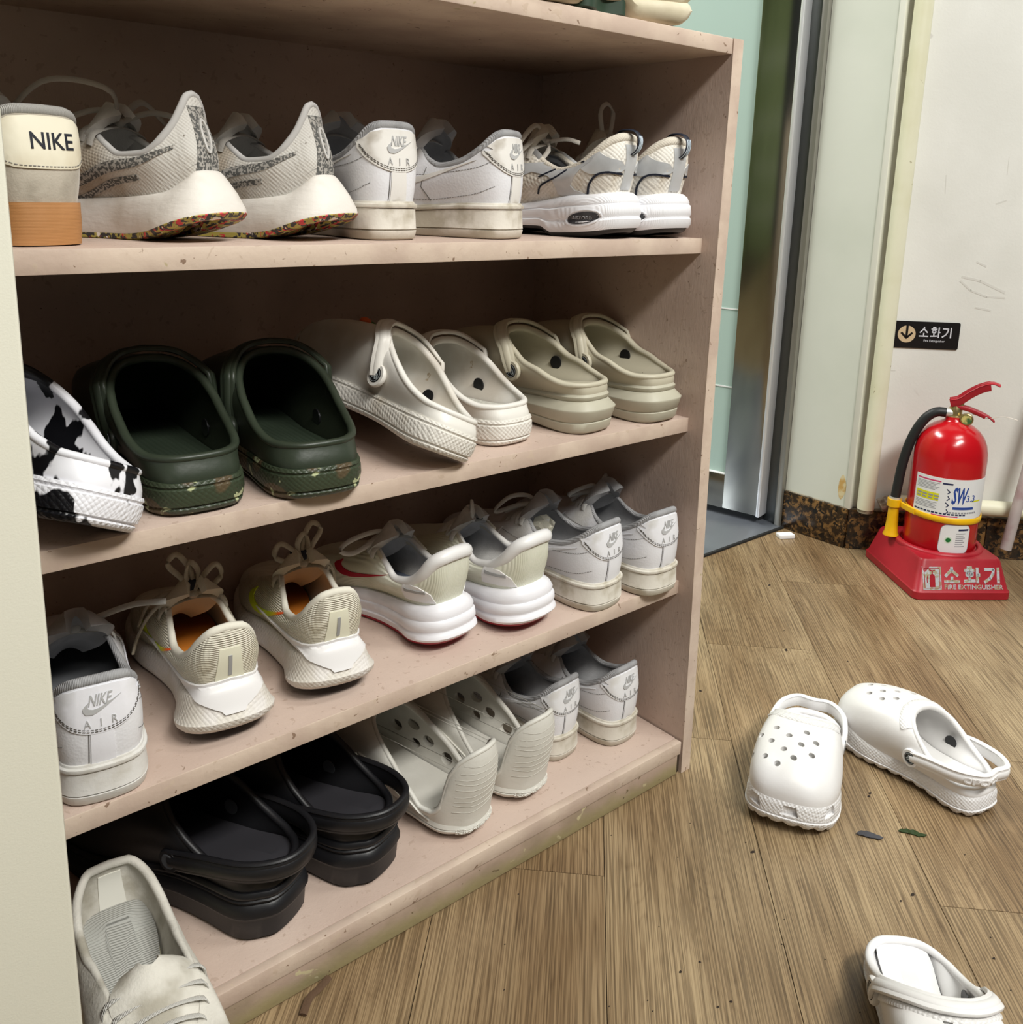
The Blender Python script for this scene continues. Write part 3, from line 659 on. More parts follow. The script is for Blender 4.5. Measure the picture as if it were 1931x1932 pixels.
# rust stain on the paint near the corner (a stain with its own shape)
st_m = mat('rust_stain', (196, 158, 92), .6, col2=(214, 200, 160), nscale=60, nlo=.4, nhi=.6)
drape('rust_stain', [cr([(0, -.03), (.008, -.018), (.012, 0), (.007, .02), (.0, .03), (-.006, .016), (-.008, -.004), (-.006, -.02)], 24, True).tolist()], ((CX, CY+.022, .14), (0, -1, 0), (0, 0, 1), (1, 0, 0)), None, .0003, st_m, wl, .01)
mk('corner_bead', boxvf((CX-.003, CY-.004, .093), (CX+.012, CY+.010, 2.6), .002), mat('corner_bead_paint', (226, 226, 216), .5), wl)
wang = rad(-47.); WD = Vector((math.cos(wang), math.sin(wang), 0)); WN = Vector((-math.sin(wang), math.cos(wang), 0))   # WD runs along the right wall, WN points into it
WM = Matrix(((WD.x, WN.x, 0, CX), (WD.y, WN.y, 0, CY), (0, 0, 1, 0), (0, 0, 0, 1)))
wr = mk('wall_right', xf(boxvf((.0, .012, .09), (2.2, .14, 2.6)), WM), WALLW, smooth=0); tag(wr, kind='structure')
scr = mat('wall_scuff', (214, 212, 206), .7)
GRAN = mat('brown_granite', (46, 34, 24), .25, col2=(124, 92, 54), nscale=70, nlo=.46, nhi=.62, ndet=5, spots=[((26, 22, 20), 95, .56), ((146, 112, 76), 120, .66)], rand=True)
gl = mk('baseboard_left', boxvf((CX-.006, CY-.0, 0), (CX+.12, .4815, .0925), .0015), GRAN); tag(gl, kind='structure')
gr = empty('baseboard_right'); tag(gr, kind='structure')
x0 = .0
for wdt in (.30, .42, .42, .42, .42):
    mk('granite_tile', xf(boxvf((x0+.0005, -.004, 0), (x0+wdt-.0005, .12, .0925), .0015), WM), GRAN, gr); x0 += wdt
mk('sealant', xf(boxvf((0, -.002, .0925), (2.0, .013, .0955), .001), WM), mat('sealant', (150, 140, 122), .7, col2=(90, 80, 66), nscale=50), gr)
mk('sealant', boxvf((CX-.004, CY, .0925), (CX+.01, .4815, .0955), .001), _M['sealant'], gl)

# glazed steel door and its frame
dj = mk('trim_2', boxvf((.952, .4825, .0035), (1.05, .497, 2.5), .001), mat('grey_jamb', (150, 148, 140), .4, metal=.6)); tag(dj, kind='structure')
dk = mk('door_jamb', boxvf((.962, .497, .0035), (1.05, .548, 2.5), .002), STEEL_D, dj)
mk('door_seal', boxvf((.950, .5365, .0035), (.972, .541, 2.5), .001), mat('black_rubber', (32, 32, 32), .7), dj)
door = empty('door_1', (.925, .5215, 0)); tag(door, kind='structure'); door.rotation_euler = (0, 0, rad(12.))    # leaf runs +y from the latch edge
DSTEEL = mat('door_steel', (166, 166, 160), .16, metal=1.)
mk('stile', boxvf((.0, .008, .022), (.038, .098, 2.3), .002), DSTEEL, door)
mk('bottom_rail', boxvf((.0005, .098, .022), (.0375, 1.2, .108), .001), DSTEEL, door)
mk('edge_trim', boxvf((-.005, -.001, .020), (.040, .0085, 2.3), .003), mat('bright_chrome', (232, 233, 236), .38, metal=.55), door)
mk('glass_pane', boxvf((.012, .098, .108), (.022, 1.2, 2.3)), mat('frosted_green_glass', (190, 214, 206), .3, trans=.2, ior=1.45), door, smooth=0)
mk('glazing_bead', boxvf((.002, .097, .106), (.012, 1.2, .1105), .001), mat('white_bead', (235, 235, 235), .3), door)
for z_ in (.325, .515): mk('film_edge', boxvf((.0105, .1, z_), (.012, 1.2, z_+.003)), _M['white_bead'], door)
mk('hidden_room_side', boxvf((.030, .1, .108), (.034, 1.2, 2.3)), mat('pale_green_blind', (160, 190, 180), .7), door, smooth=0).name = 'glass_film'
# unseen green walls with white stripes, added to give the door steel its reflection
area_lamp('ceiling_or_fill_lamp', (.0, 1.5, 2.5), (.1, 1.4, 0), 1.2, .5, 60, (1, 1, .95))  # added fill light, brightens the green walls, the door and the steel plate
fs = mk('wall_side_reflector', boxvf((-2.2, .5, 0), (-2.1, 2.3, 2.6)), mat('green_reflector', (132, 146, 98), .8, col2=(112, 126, 82), nscale=6), smooth=0); tag(fs, kind='structure')
for z_ in (.3, .62, .95, 1.4): mk('reflector_stripe', boxvf((-2.1, .5, z_), (-2.095, 2.3, z_+.035)), mat('reflector_stripe_paint', (235, 235, 225), .6), fs)
fw = mk('wall_back_reflector', boxvf((-2.2, 2.3, 0), (1.2, 2.4, 2.6)), mat('green_reflector', (150, 176, 96), .8), smooth=0); tag(fw, kind='structure')
for z_ in (.45, .9, 1.5): mk('reflector_stripe', boxvf((-2.2, 2.295, z_), (1.2, 2.3, z_+.04)), mat('reflector_stripe_paint', (235, 235, 225), .6), fw)

# painted pipes
PIPE = mat('cream_pipe_paint', (228, 226, 202), .4, col2=(220, 217, 188), nscale=8, spots=[((170, 160, 130), 40, .72)])
def tube_obj(name, pts, r, m, parent=None, n=20):
    return mk(name, sweep(np.array(pts, float), r, r, n=n), m, parent, smooth=60)
q = WM @ Vector((.032, -.018, 0)); vp = tube_obj('vertical_pipe', [(q.x, q.y, .103), (q.x, q.y, 1.0), (q.x, q.y, 2.5)], .0185, PIPE)
tag(vp, 'cream painted vertical water pipe in the corner of the wall', 'pipe')
mk('pipe_cap', xf(lathe([(0, -.012), (.0165, -.012), (.0165, .004), (0, .004)], 20, False), Matrix.Translation((q.x, q.y, .107))), mat('dirty_sealant', (110, 100, 84), .8, col2=(160, 150, 130), nscale=90), vp)
a = WM @ Vector((.098, -.018, .122)); b = WM @ Vector((1.4, -.018, .122)); hp = tube_obj('horizontal_pipe', [a, (a+b)/2, b], .0175, PIPE)
tag(hp, 'cream painted horizontal pipe running behind the fire extinguisher', 'pipe')
a2 = WM @ Vector((.062, -.018, .112)); el = tube_obj('pipe_elbow', cr([a2, a2+(a-a2)*.5+Vector((0, 0, .004)), a], 8), .016, mat('clear_elbow', (196, 190, 178), .3, col2=(120, 108, 90), nscale=60), hp)

# wall sign
SIGN_M = mat('black_sign', (24, 22, 24), .3); SW_, SH_ = .1395, .0585
def on_wall(px, py, off):
    d = _r2*((px-PPX)/FPX)+_d2*((py-PPY)/FPX)+_f; n = np.array(WN); o = np.array([CX, CY, 0])+np.array(WN)*(.012-off)
    return CAM+d*(np.dot(o-CAM, n)/np.dot(d, n))
uz = lambda px, py: (float(np.dot(on_wall(px, py, 0)-np.array([CX, CY, 0]), WD)), float(on_wall(px, py, 0)[2]))
for pts, w_ in (([(1843, 494), (1862, 503)], .004), ([(1816, 522), (1850, 530), (1896, 552)], .005), ([(1813, 530), (1832, 548), (1862, 560), (1896, 562)], .004), ([(1786, 330), (1784, 366)], .0012), ([(1905, 296), (1901, 330)], .001), ([(1840, 580), (1870, 586)], .004), ([(1880, 385), (1900, 378)], .003), ([(1682, 699), (1690, 699)], .002)):
    drape('scuff', stroke([uz(*p_) for p_ in pts], w_), (WM @ Vector((0, .0118, 0)), WD, (0, 0, 1), WN), None, .0002, scr, wr, 0)
def wall_pt(u, z, off=0): return WM @ Vector((u, -off+.012, z))
sg = empty('fire_extinguisher_sign', wall_pt(.1225, .4965), (0, 0, wang), 'small black wall sign with arrow and white lettering above the extinguisher', 'sign')
bm = bmesh.new(); bmesh.ops.create_cube(bm, size=1)
for v in bm.verts: v.co = Vector((v.co.x*SW_, v.co.y*.003-.0015, v.co.z*SH_))
bmesh.ops.bevel(bm, geom=[e for e in bm.edges if abs(e.verts[0].co.y-e.verts[1].co.y) > .001], offset=.0035, segments=4, affect='EDGES', profile=.5)
mk('plate', bm2vf(bm), SIGN_M, sg)
FR = ((0, -.003, 0), (1, 0, 0), (0, 0, 1), (0, 1, 0))
mk_ic = ringp(-.0395, .001, .0, .0185, 32)
drape('arrow_disc', [circ(-.0395, .001, .0185, 36)], FR, None, .0003, mat('sign_gold', (206, 182, 148), .4), sg, 0)
drape('arrow', stroke([(-.0395, .021), (-.0395, -.007)], .0048)+stroke([(-.0505, .0035), (-.0395, -.0075), (-.0285, .0035)], .0044), FR, None, .0006, SIGN_M, sg, 0)
drape('lettering', hangul(-.0145, -.0045, .0205, .0225, .0035, .0027)+text('Fire Extinguisher', .0062, .019, -.0125, .95), FR, None, .0004, mat('sign_white', (214, 214, 222), .4), sg, 0)

# ------------------------------------------------------------------ the pink shoe cabinet
cab = empty('shoe_cabinet', (0, 0, 0), (0, 0, 0), 'open shoe cabinet of pink painted boards with worn shelf edges', 'cabinet')
ZB, Z3, Z2, Z1, ZT, ZTT, DEP, REC = .049, .2743, .5031, .7303, .9409, .9585, .3283, .0244
XL = -1.16
def panel(name, lo, hi, m, nz=1, bend=None, bev=.0012):
    v, f = boxvf(lo, hi, bev); 
    if bend is not None: v = bend(v)
    return mk(name, (v, f), m, cab, smooth=30)
bend_keys = [(0, .0045), (.15, .003), (.33, -.0008), (.45, -.003), (.58, -.004), (.76, -.0015), (.9409, 0), (.96, 0)]
bm = bmesh.new(); bmesh.ops.create_cube(bm, size=1)
for v in bm.verts: v.co = Vector((v.co.x*.018+.009, (v.co.y+.5)*(DEP+.006), (v.co.z+.5)*ZTT))
bmesh.ops.bisect_plane
es = [e for e in bm.edges if abs(e.verts[0].co.z-e.verts[1].co.z) > .5]; bmesh.ops.subdivide_edges(bm, edges=es, cuts=14, use_grid_fill=True)
v, f = bm2vf(bm); v[:, 0] += crv(bend_keys, v[:, 2]); mk('side_panel', (v, f), [PAINT], cab, smooth=0)
# thin iron-on edging on the panel's front
bm = bmesh.new(); bmesh.ops.create_cube(bm, size=1)
for v in bm.verts: v.co = Vector((v.co.x*.0182+.009, v.co.y*.001-.0004, (v.co.z+.5)*ZTT))
es = [e for e in bm.edges if abs(e.verts[0].co.z-e.verts[1].co.z) > .5]; bmesh.ops.subdivide_edges(bm, edges=es, cuts=14, use_grid_fill=True)
v, f = bm2vf(bm); v[:, 0] += crv(bend_keys, v[:, 2]); mk('edge_band', (v, f), [PAINT_F], cab, smooth=0)
panel('side_panel', (XL-.018, 0, 0), (XL, DEP+.006, ZTT), PAINT)
panel('back_panel', (XL, DEP, .02), (.001, DEP+.006, ZTT-.0005), PAINT)
panel('top_board', (XL, .0, ZT), (-.0003, DEP+.001, ZTT), PAINT_F)
def shelf(zr, zl, xr=.001):
    v, f = boxvf((XL, REC, -.018), (xr, DEP, 0), .0012); t = (v[:, 0]-XL)/(0-XL); t = np.clip((v[:, 0]+.77)/.77, -1, 1.1)
    v[:, 2] += zl*(1-t)+zr*t; v[:, 0] += np.where(v[:, 0] > -.1, crv(bend_keys, [zr])[0]-.0005, 0)
    o = mk('shelf', (v, f), PAINT, cab, smooth=30)
    v, f = boxvf((XL, REC-.0012, -.0182), (xr-.0004, REC+.0004, .0002), .0005); t = np.clip((v[:, 0]+.77)/.77, -1, 1.1); v[:, 2] += zl*(1-t)+zr*t; v[:, 0] += np.where(v[:, 0] > -.1, crv(bend_keys, [zr])[0]-.0005, 0)
    mk('shelf_edging', (v, f), PAINT_F, o, smooth=30)
shelf(Z1-.0012, Z1+.0004); shelf(Z2-.0003, Z2+.0010); shelf(Z3+.0042, Z3-.0024)
panel('bottom_board', (XL, .0115, ZB-.018), (.0025, DEP, ZB), PAINT)
panel('front_lip', (XL, .0, ZB-.0185), (.0015, .0108, ZB+.0003), PAINT_F)
panel('kick_board', (XL, .001, .001), (-.0035, .018, ZB-.0188), PAINT_K)
mk('corner_gap', boxvf((-.0034, .004, .001), (.004, .016, ZB-.019)), JOINT, cab, smooth=0)
def ZS(row, x):
    t = min(max((x+.77)/.77, -1), 1.1)
    return {1: (Z1+.0004)*(1-t)+(Z1-.0012)*t, 2: (Z2+.001)*(1-t)+(Z2-.0003)*t, 3: (Z3-.0024)*(1-t)+(Z3+.0042)*t, 4: ZB, 0: ZTT, 5: 0.}[row]+.0004

# cream panel cutting off the left of the view
lk = mk('cream_partition', boxvf((-1.45, -.125, 0), (-.7985, -.095, 1.9), .003), mat('cream_laminate', (228, 227, 212), .5, bump=('noise', 900, .1)), smooth=30)
tag(lk, 'smooth cream partition panel standing in front of the left side of the cabinet', 'partition')

# ------------------------------------------------------------------ grey mesh runner with a pointed heel
MESH_G = mat('dirty_grey_mesh', (205, 202, 196), .8, col2=(166, 154, 138), nscale=16, nlo=.45, nhi=.7, bump=[('vor', 420, .6)], spots=[((120, 112, 102), 420, .70)])
SPECK = mat('speckled_print', (86, 86, 84), .8, col2=(168, 164, 158), nscale=430, nlo=.47, nhi=.55, ndet=2)
FOAM_W = mat('wrinkled_white_foam', (224, 219, 212), .55, col2=(198, 188, 176), nscale=16, nlo=.5, nhi=.7, bump=[('noise', 34, 1.0, (1, .6, 2.6)), ('noise', 200, .25)])
CONF = mat('confetti_rubber', (172, 160, 82), .5, col2=(60, 58, 58), nscale=190, nlo=.5, nhi=.52, ndet=1, spots=[((205, 60, 66), 150, .58), ((236, 226, 214), 120, .62), ((40, 38, 42), 170, .62)])
PEG = dict(L=.30, Wk=.98, inset=.004, inset_h=.010, th=.004,
    zt=[(0, .060), (.06, .052), (.14, .041), (.3, .036), (.5, .033), (.75, .026), (1, .032)], zb=[(0, .020), (.08, .012), (.2, .003), (.32, 0), (.7, 0), (.85, .003), (1, .016)],
    outsole=[(-.02, -.010, -.004), (-.02, -.003, .004), (.02, .0, .010), (.13, .0003, .0132), (.16, -.001, .0125), (.16, -.006, .006)],
    rings=[(.14, -.006, .006), (.14, .0, .0128), (.25, .0015, .0122), (.55, .0025, .006), (.8, .0018, -.001), (.93, .0005, -.005), (1, -.001, -.008), (1, -.006, -.013)],
    E=[(0, 0, .086, .122), (.02, .0065, .087, .120), (.045, .0140, .092, .110), (.075, .0215, .106, .096), (.12, .031, .145, .080), (.18, .034, .20, .072), (.25, .034, .28, .071), (.31, .029, .36, .081), (.35, .024, .42, .090), (.41, .019, .51, .081), (.46, .013, .58, .068), (.5, 0, .61, .063)],
    h1=[(0, .45), (.3, .4), (.5, .9)], b1=[(0, .003), (.2, .005), (.4, .003), (.5, .002)], a=[(0, .004), (.06, .004), (.12, .006), (.25, .010), (.36, .013), (.43, .025), (.5, .055)], b=[(0, .42), (.2, .35), (.35, .2), (.5, .02)],
    pad=[(0, .0030), (.1, .0034), (.3, .0030), (.5, .0015)],
    tongue=[(.60, .058, .016), (.51, .076, .022), (.46, .088, .027), (.42, .100, .031), (.40, .112, .031)], tth=.008, laces=(6, .33, .47))
def grey_runner(name, x, y, z, az, label, s, bow, **kw):
    root = place(name, x, y, z, az, label, group=None, **kw)
    M = dict(upper=MESH_G, lining=LINING_W, collar=mat('soft_grey_collar', (186, 184, 182), .9), insole=mat('grey_insole', (120, 122, 126), .8), laces=mat('grey_lace', (168, 164, 158), .85, bump=('noise', 900, .4)), sole=FOAM_W, outsole=CONF, tongue=LINING_W)
    D = sneaker(root, dict(PEG, bow=bow), M, s); L = D['L']; b = D['bvh']
    for sd in (-1, 1):
        A = cr([(.10*L, .078), (.2*L, .066), (.33*L, .060), (.47*L, .047), (.58*L, .042)], 20); pol = []
        for off, w0, w1 in ((0, .003, .010), (-.012, .002, .006)):
            for i in range(19):
                w = lambda k: w0+(w1-w0)*math.sin(PI*min(1, k/19*1.0))*.8
                pol.append([A[i]+[0, off-w(i)/2], A[i+1]+[0, off-w(i+1)/2], A[i+1]+[0, off+w(i+1)/2], A[i]+[0, off+w(i)/2]])
        pol = [p for p in pol]
        drape('side_stripe', pol[:19]+pol[24:38], SIDE[sd], b, .0007, SPECK, root, .006)
    sp_ = cr([(0.010, .112), (.0095, .10), (.011, .085), (.013, .07), (.015, .058)], 12); pol = [[(-p[0], p[1]), (p[0], p[1]), (q_[0], q_[1]), (-q_[0], q_[1])] for p, q_ in zip(sp_[:-1], sp_[1:])]
    t = drape('heel_stripe', pol, BACK, b, .0007, SPECK, root, .005)
    pl = ringp(0, 0, .0, .001, 4); o_ = [(math.cos(a_)*.0042, .088+math.sin(a_)*.013) for a_ in np.linspace(0, 2*PI, 24)]
    drape('heel_loop', stroke(o_, .0022), BACK, b, .0022, LINING_W, root, .004)
    bs = bvh_of(D['sole'])
    if s > 0: drape('side_print', [[(-.165, .0125), (-.1975, .0125), (-.1975, .0185), (-.169, .0185)]][0:1], SIDET, bs, .0005, mat('blue_print', (60, 116, 178), .5), root, .006); drape('lettering', text('zoom', .0034, -.1785, .0153, 1.3, .1), SIDET, bs, .0009, mat('pale_print', (200, 214, 226), .5), root, .004)
    else: drape('small_print', text('IT IS THE HEART', .0022, -.118, .019, 1.)+text('OF WORLD CLASS RUNNERS', .0022, -.124, .0155, 1.), SIDET, bs, .0004, mat('blue_grey_print', (120, 150, 180), .5), root, .004)
    return D

# ------------------------------------------------------------------ cream ribbed runner with a bright tick
RIB = mat('cream_ribbed_knit', (226, 221, 204), .75, col2=(204, 196, 172), nscale=14, bump=[('wave_z', 165, .9), ('wave_y', 120, .4)])
WHTPL = mat('white_moulded_plastic', (232, 230, 230), .35)
FOAM_T = mat('textured_foam', (214, 208, 198), .55, col2=(226, 222, 220), nscale=20, bump=[('vor', 300, .7)])
RUBB = mat('black_outsole', (38, 36, 38), .5)
RUN = dict(L=.30, Wk=1.02, inset=.004, inset_h=.007, th=.0055,
    zt=[(0, .056), (.08, .047), (.16, .041), (.3, .037), (.5, .034), (.75, .027), (1, .032)], zb=[(0, .014), (.08, .008), (.2, .002), (.32, 0), (.7, 0), (.85, .003), (1, .016)],
    outsole=[(-.02, -.012, -.008), (-.02, -.004, .0), (.02, -.001, .004), (.09, .0, .006), (.09, -.005, .0)],
    rings=[(.08, -.006, .0), (.08, .0, .0075), (.2, .002, .012), (.32, .0025, .0125), (.36, .0018, .0105), (.55, .003, .0065), (.8, .0022, .0025), (.93, .001, .0), (1, -.001, -.003), (1, -.006, -.008)],
    E=[(0, 0, .012, .112), (.03, .014, .016, .110), (.06, .024, .045, .101), (.10, .031, .09, .086), (.16, .034, .17, .074), (.22, .034, .25, .071), (.28, .031, .33, .080), (.33, .027, .40, .092), (.36, .023, .44, .094), (.41, .018, .52, .082), (.46, .013, .58, .069), (.5, 0, .61, .064)],
    h1=[(0, .4), (.3, .4), (.5, .9)], b1=[(0, .006), (.2, .006), (.4, .003), (.5, .002)], a=[(0, .008), (.06, .008), (.12, .009), (.25, .012), (.36, .013), (.43, .025), (.5, .055)], b=[(0, .3), (.2, .35), (.35, .2), (.5, .02)],
    pad=[(0, .0040), (.1, .0042), (.2, .0040), (.33, .0028), (.5, .0015)],
    tongue=[(.60, .060, .016), (.51, .078, .022), (.46, .092, .028), (.42, .106, .033), (.40, .118, .033)], tth=.009, laces=(6, .33, .47))
def cream_runner(name, x, y, z, az, label, s, bow, **kw):
    root = place(name, x, y, z, az, label, **kw)
    PADC = mat('cream_collar', (222, 218, 204), .85, bump=('noise', 500, .2))
    M = dict(upper=RIB, lining=mat('cream_lining', (206, 200, 186), .85), collar=PADC, insole=mat('orange_insole', (196, 118, 34), .8), laces=LACE_C, sole=FOAM_T, outsole=RUBB, tongue=mat('cream_tongue', (206, 198, 178), .85, bump=('noise', 400, .4)))
    D = sneaker(root, dict(RUN, bow=bow), M, s); L = D['L']; b = D['bvh']
    t = drape('heel_tab', [[(-.014, .055), (.014, .055), (.0095, .094), (-.0095, .094)]], BACK, b, .0010, mat('pale_heel_tab', (232, 230, 208), .5), root, .006)
    drape('reflective_strip', [[(-.0016, .066), (.0016, .066), (.0016, .087), (-.0016, .087)]], BACK, b, .0018, mat('reflective_grey', (160, 160, 160), .3), root, .006)
    bs = bvh_of(D['sole'], D['upper'])
    drape('heel_clip', [[(-.044, .052), (-.030, .045), (-.012, .036), (-.009, .0325), (.009, .0325), (.012, .036), (.030, .045), (.044, .052), (.034, .055), (.018, .060), (0, .0625), (-.018, .060), (-.034, .055)]], BACK, bs, .0022, WHTPL, root, .005)
    drape('tick_print', swoosh(-.001, .034, .006, .0025, n=6), BACK, bs, .0005, mat('lime_print', (206, 214, 60), .5), root, 0)
    OR = mat('bright_gradient_tick', (250, 100, 40), .55, col2=(206, 224, 40), nscale=14, nlo=.46, nhi=.56, ndet=1)
    for sd in (-1, 1): drape('tick_emblem', swoosh(.60*L, .042, .40*L, .034, -1, 16), SIDE[sd], b, .0009, OR, root, .006)
    # eyestay, tongue tab
    for sd in (-1, 1):
        e = D['E']; i0, i1 = int(NU*.31), int(NU*.45)
        seg = e[i0:i1:2] if sd > 0 else e[NU-i1:NU-i0:2][::-1]
        v, f = sweep(seg+[0, 0, .0005], .0050, .0012, side=(0, 0, 1), n=8); mk('eyestay', (v, f), M['lining'], root, smooth=60, mirror=s < 0)
    v, f = boxvf((-.012, .392*L, .108), (.006, .412*L, .119), .001); mk('tongue_tab', (v, f), mat('navy_tab', (24, 30, 44), .7), root, smooth=0)
    return D

# ------------------------------------------------------------------ white runner with crimson tick and outsole
CRIM = dict(RUN, zt=[(0, .055), (.10, .049), (.2, .045), (.35, .041), (.5, .037), (.75, .028), (1, .032)], zb=[(0, .011), (.08, .007), (.2, .001), (.32, 0), (.7, 0), (.85, .003), (1, .016)],
    outsole=[(-.02, -.012, -.006), (-.02, -.004, .0), (.03, -.001, .005), (.14, .0, .008), (.14, -.005, .0)],
    rings=[(.12, -.006, .0), (.12, .0, .009), (.2, .002, .0115), (.30, .0028, .010), (.34, .0012, .008), (.38, .0012, .008), (.44, .003, .0095), (.62, .0036, .0085), (.66, .0020, .006), (.7, .0024, .006), (.78, .0036, .0065), (.92, .0022, .003), (1, .0, -.001), (1, -.006, -.007)],
    E=[(0, 0, .002, .110), (.03, .016, .006, .109), (.06, .027, .035, .104), (.10, .033, .09, .088), (.16, .035, .17, .075), (.22, .035, .25, .072), (.28, .031, .33, .082), (.33, .027, .40, .094), (.36, .023, .44, .096), (.41, .018, .52, .084), (.46, .013, .58, .070), (.5, 0, .61, .064)],
    a=[(0, .001), (.06, .003), (.12, .007), (.25, .012), (.36, .013), (.43, .025), (.5, .055)], b=[(0, .42), (.1, .4), (.2, .35), (.35, .2), (.5, .02)],
    pad=[(0, .0078), (.07, .0076), (.13, .0062), (.2, .0048), (.33, .0030), (.5, .0015)])
def crimson_runner(name, x, y, z, az, label, s, bow, **kw):
    root = place(name, x, y, z, az, label, **kw)
    SAT = mat('satin_padding', (232, 231, 230), .38, col2=(212, 210, 206), nscale=12, bump=('noise', 60, .4), sheen=.3)
    M = dict(upper=mat('pale_woven_mesh', (226, 226, 210), .7, col2=(206, 206, 184), nscale=12, bump=[('wave_x', 160, .4), ('noise', 50, .4)]), lining=LINING_W, collar=SAT, insole=mat('blue_grey_insole', (104, 112, 128), .8), laces=LACE, sole=mat('white_sculpted_foam', (236, 235, 240), .45, col2=(214, 212, 216), nscale=12, nlo=.5, nhi=.7, bump=[('noise', 30, .6, (1, .6, 3))]), outsole=mat('crimson_outsole', (158, 24, 44), .45), tongue=LINING_W)
    D = sneaker(root, dict(CRIM, bow=bow), M, s); L = D['L']; b = D['bvh']
    bs = bvh_of(D['upper'])
    for sd in (-1, 1):
        drape('heel_window', [[(.02*L+.006, .055), (.20*L, .052), (.185*L, .074), (.10*L, .074), (.055*L, .066)]], SIDE[sd], bs, .0012, WHTPL, root, .006)
        drape('reflective_strip', [[(.075*L, .0665), (.175*L, .0655), (.175*L, .0690), (.075*L, .0700)]], SIDE[sd], bs, .0020, mat('reflective_grey', (160, 160, 160), .3), root, .006)
        drape('tick_emblem', swoosh(.66*L, .050, .37*L, .024, -1, 16), SIDE[sd], b, .0009, mat('crimson_print', (176, 22, 48), .5), root, .006)
        e = D['E']; i0, i1 = int(NU*.29), int(NU*.45); seg = e[i0:i1:2] if sd > 0 else e[NU-i1:NU-i0:2][::-1]
        v, f = sweep(seg+[0, 0, -.0035], .0068, .0018, side=(0, 0, 1), n=8); mk('eyestay', (v, f), mat('beige_overlay', (204, 198, 180), .6), root, smooth=60, mirror=s < 0)
    if s < 0:
        tl = bvh_of(D['tongue']); ls = sum([[[(-.011, .108-.0022*k), (.001-.002*(k % 2), .108-.0022*k), (.001-.002*(k % 2), .109-.0022*k), (-.011, .109-.0022*k)]] for k in range(7)], [])+swoosh(.004, .103, .008, .0035, n=6)+[[(.004, .096), (.011, .096), (.011, .0966), (.004, .0966)], [(.004, .098), (.010, .098), (.010, .0986), (.004, .0986)]]
        drape('tongue_label', ls, BACK, tl, .0004, mat('label_ink', (70, 72, 78), .7), root, .004)
    return D

# ------------------------------------------------------------------ silver and mesh runner with pull loop
SILV = mat('silver_overlay', (206, 208, 210), .32, metal=.25, col2=(186, 188, 190), nscale=20, bump=('noise', 80, .2))
HEX = mat('cream_open_mesh', (228, 224, 216), .8, bump=[('vor', 260, 1.)], col2=(212, 203, 188), nscale=30)
NAVY = mat('navy_edging', (22, 28, 44), .6)
NBS = dict(RUN, L=.298, zt=[(0, .052), (.1, .049), (.2, .047), (.35, .040), (.5, .034), (.75, .027), (1, .032)], zb=[(0, .008), (.08, .004), (.2, .001), (.3, 0), (.36, .008), (.46, .008), (.52, .001), (.85, .003), (1, .016)],
    outsole=[(-.02, -.012, -.010), (-.02, -.004, -.002), (.04, -.001, .002), (.12, .0, .004), (.12, -.005, -.002)],
    rings=[(.10, -.006, -.002), (.10, .0, .0055), (.2, .0022, .0080), (.34, .003, .0085), (.38, .0015, .0065), (.42, .0015, .0065), (.47, .003, .008), (.70, .0036, .0068), (.74, .0016, .0045), (.78, .0028, .005), (.92, .002, .002), (1, -.001, -.003), (1, -.006, -.008)],
    E=[(0, 0, .010, .112), (.03, .015, .014, .111), (.06, .026, .045, .106), (.10, .033, .09, .096), (.16, .036, .17, .080), (.22, .036, .25, .075), (.28, .032, .33, .083), (.33, .027, .40, .096), (.36, .023, .44, .098), (.41, .018, .52, .084), (.46, .013, .58, .070), (.5, 0, .61, .064)],
    pad=[(0, .0055), (.1, .0052), (.2, .0045), (.33, .0030), (.5, .0015)],
    tongue=[(.60, .060, .016), (.51, .080, .022), (.46, .096, .028), (.43, .112, .031), (.42, .126, .030)])
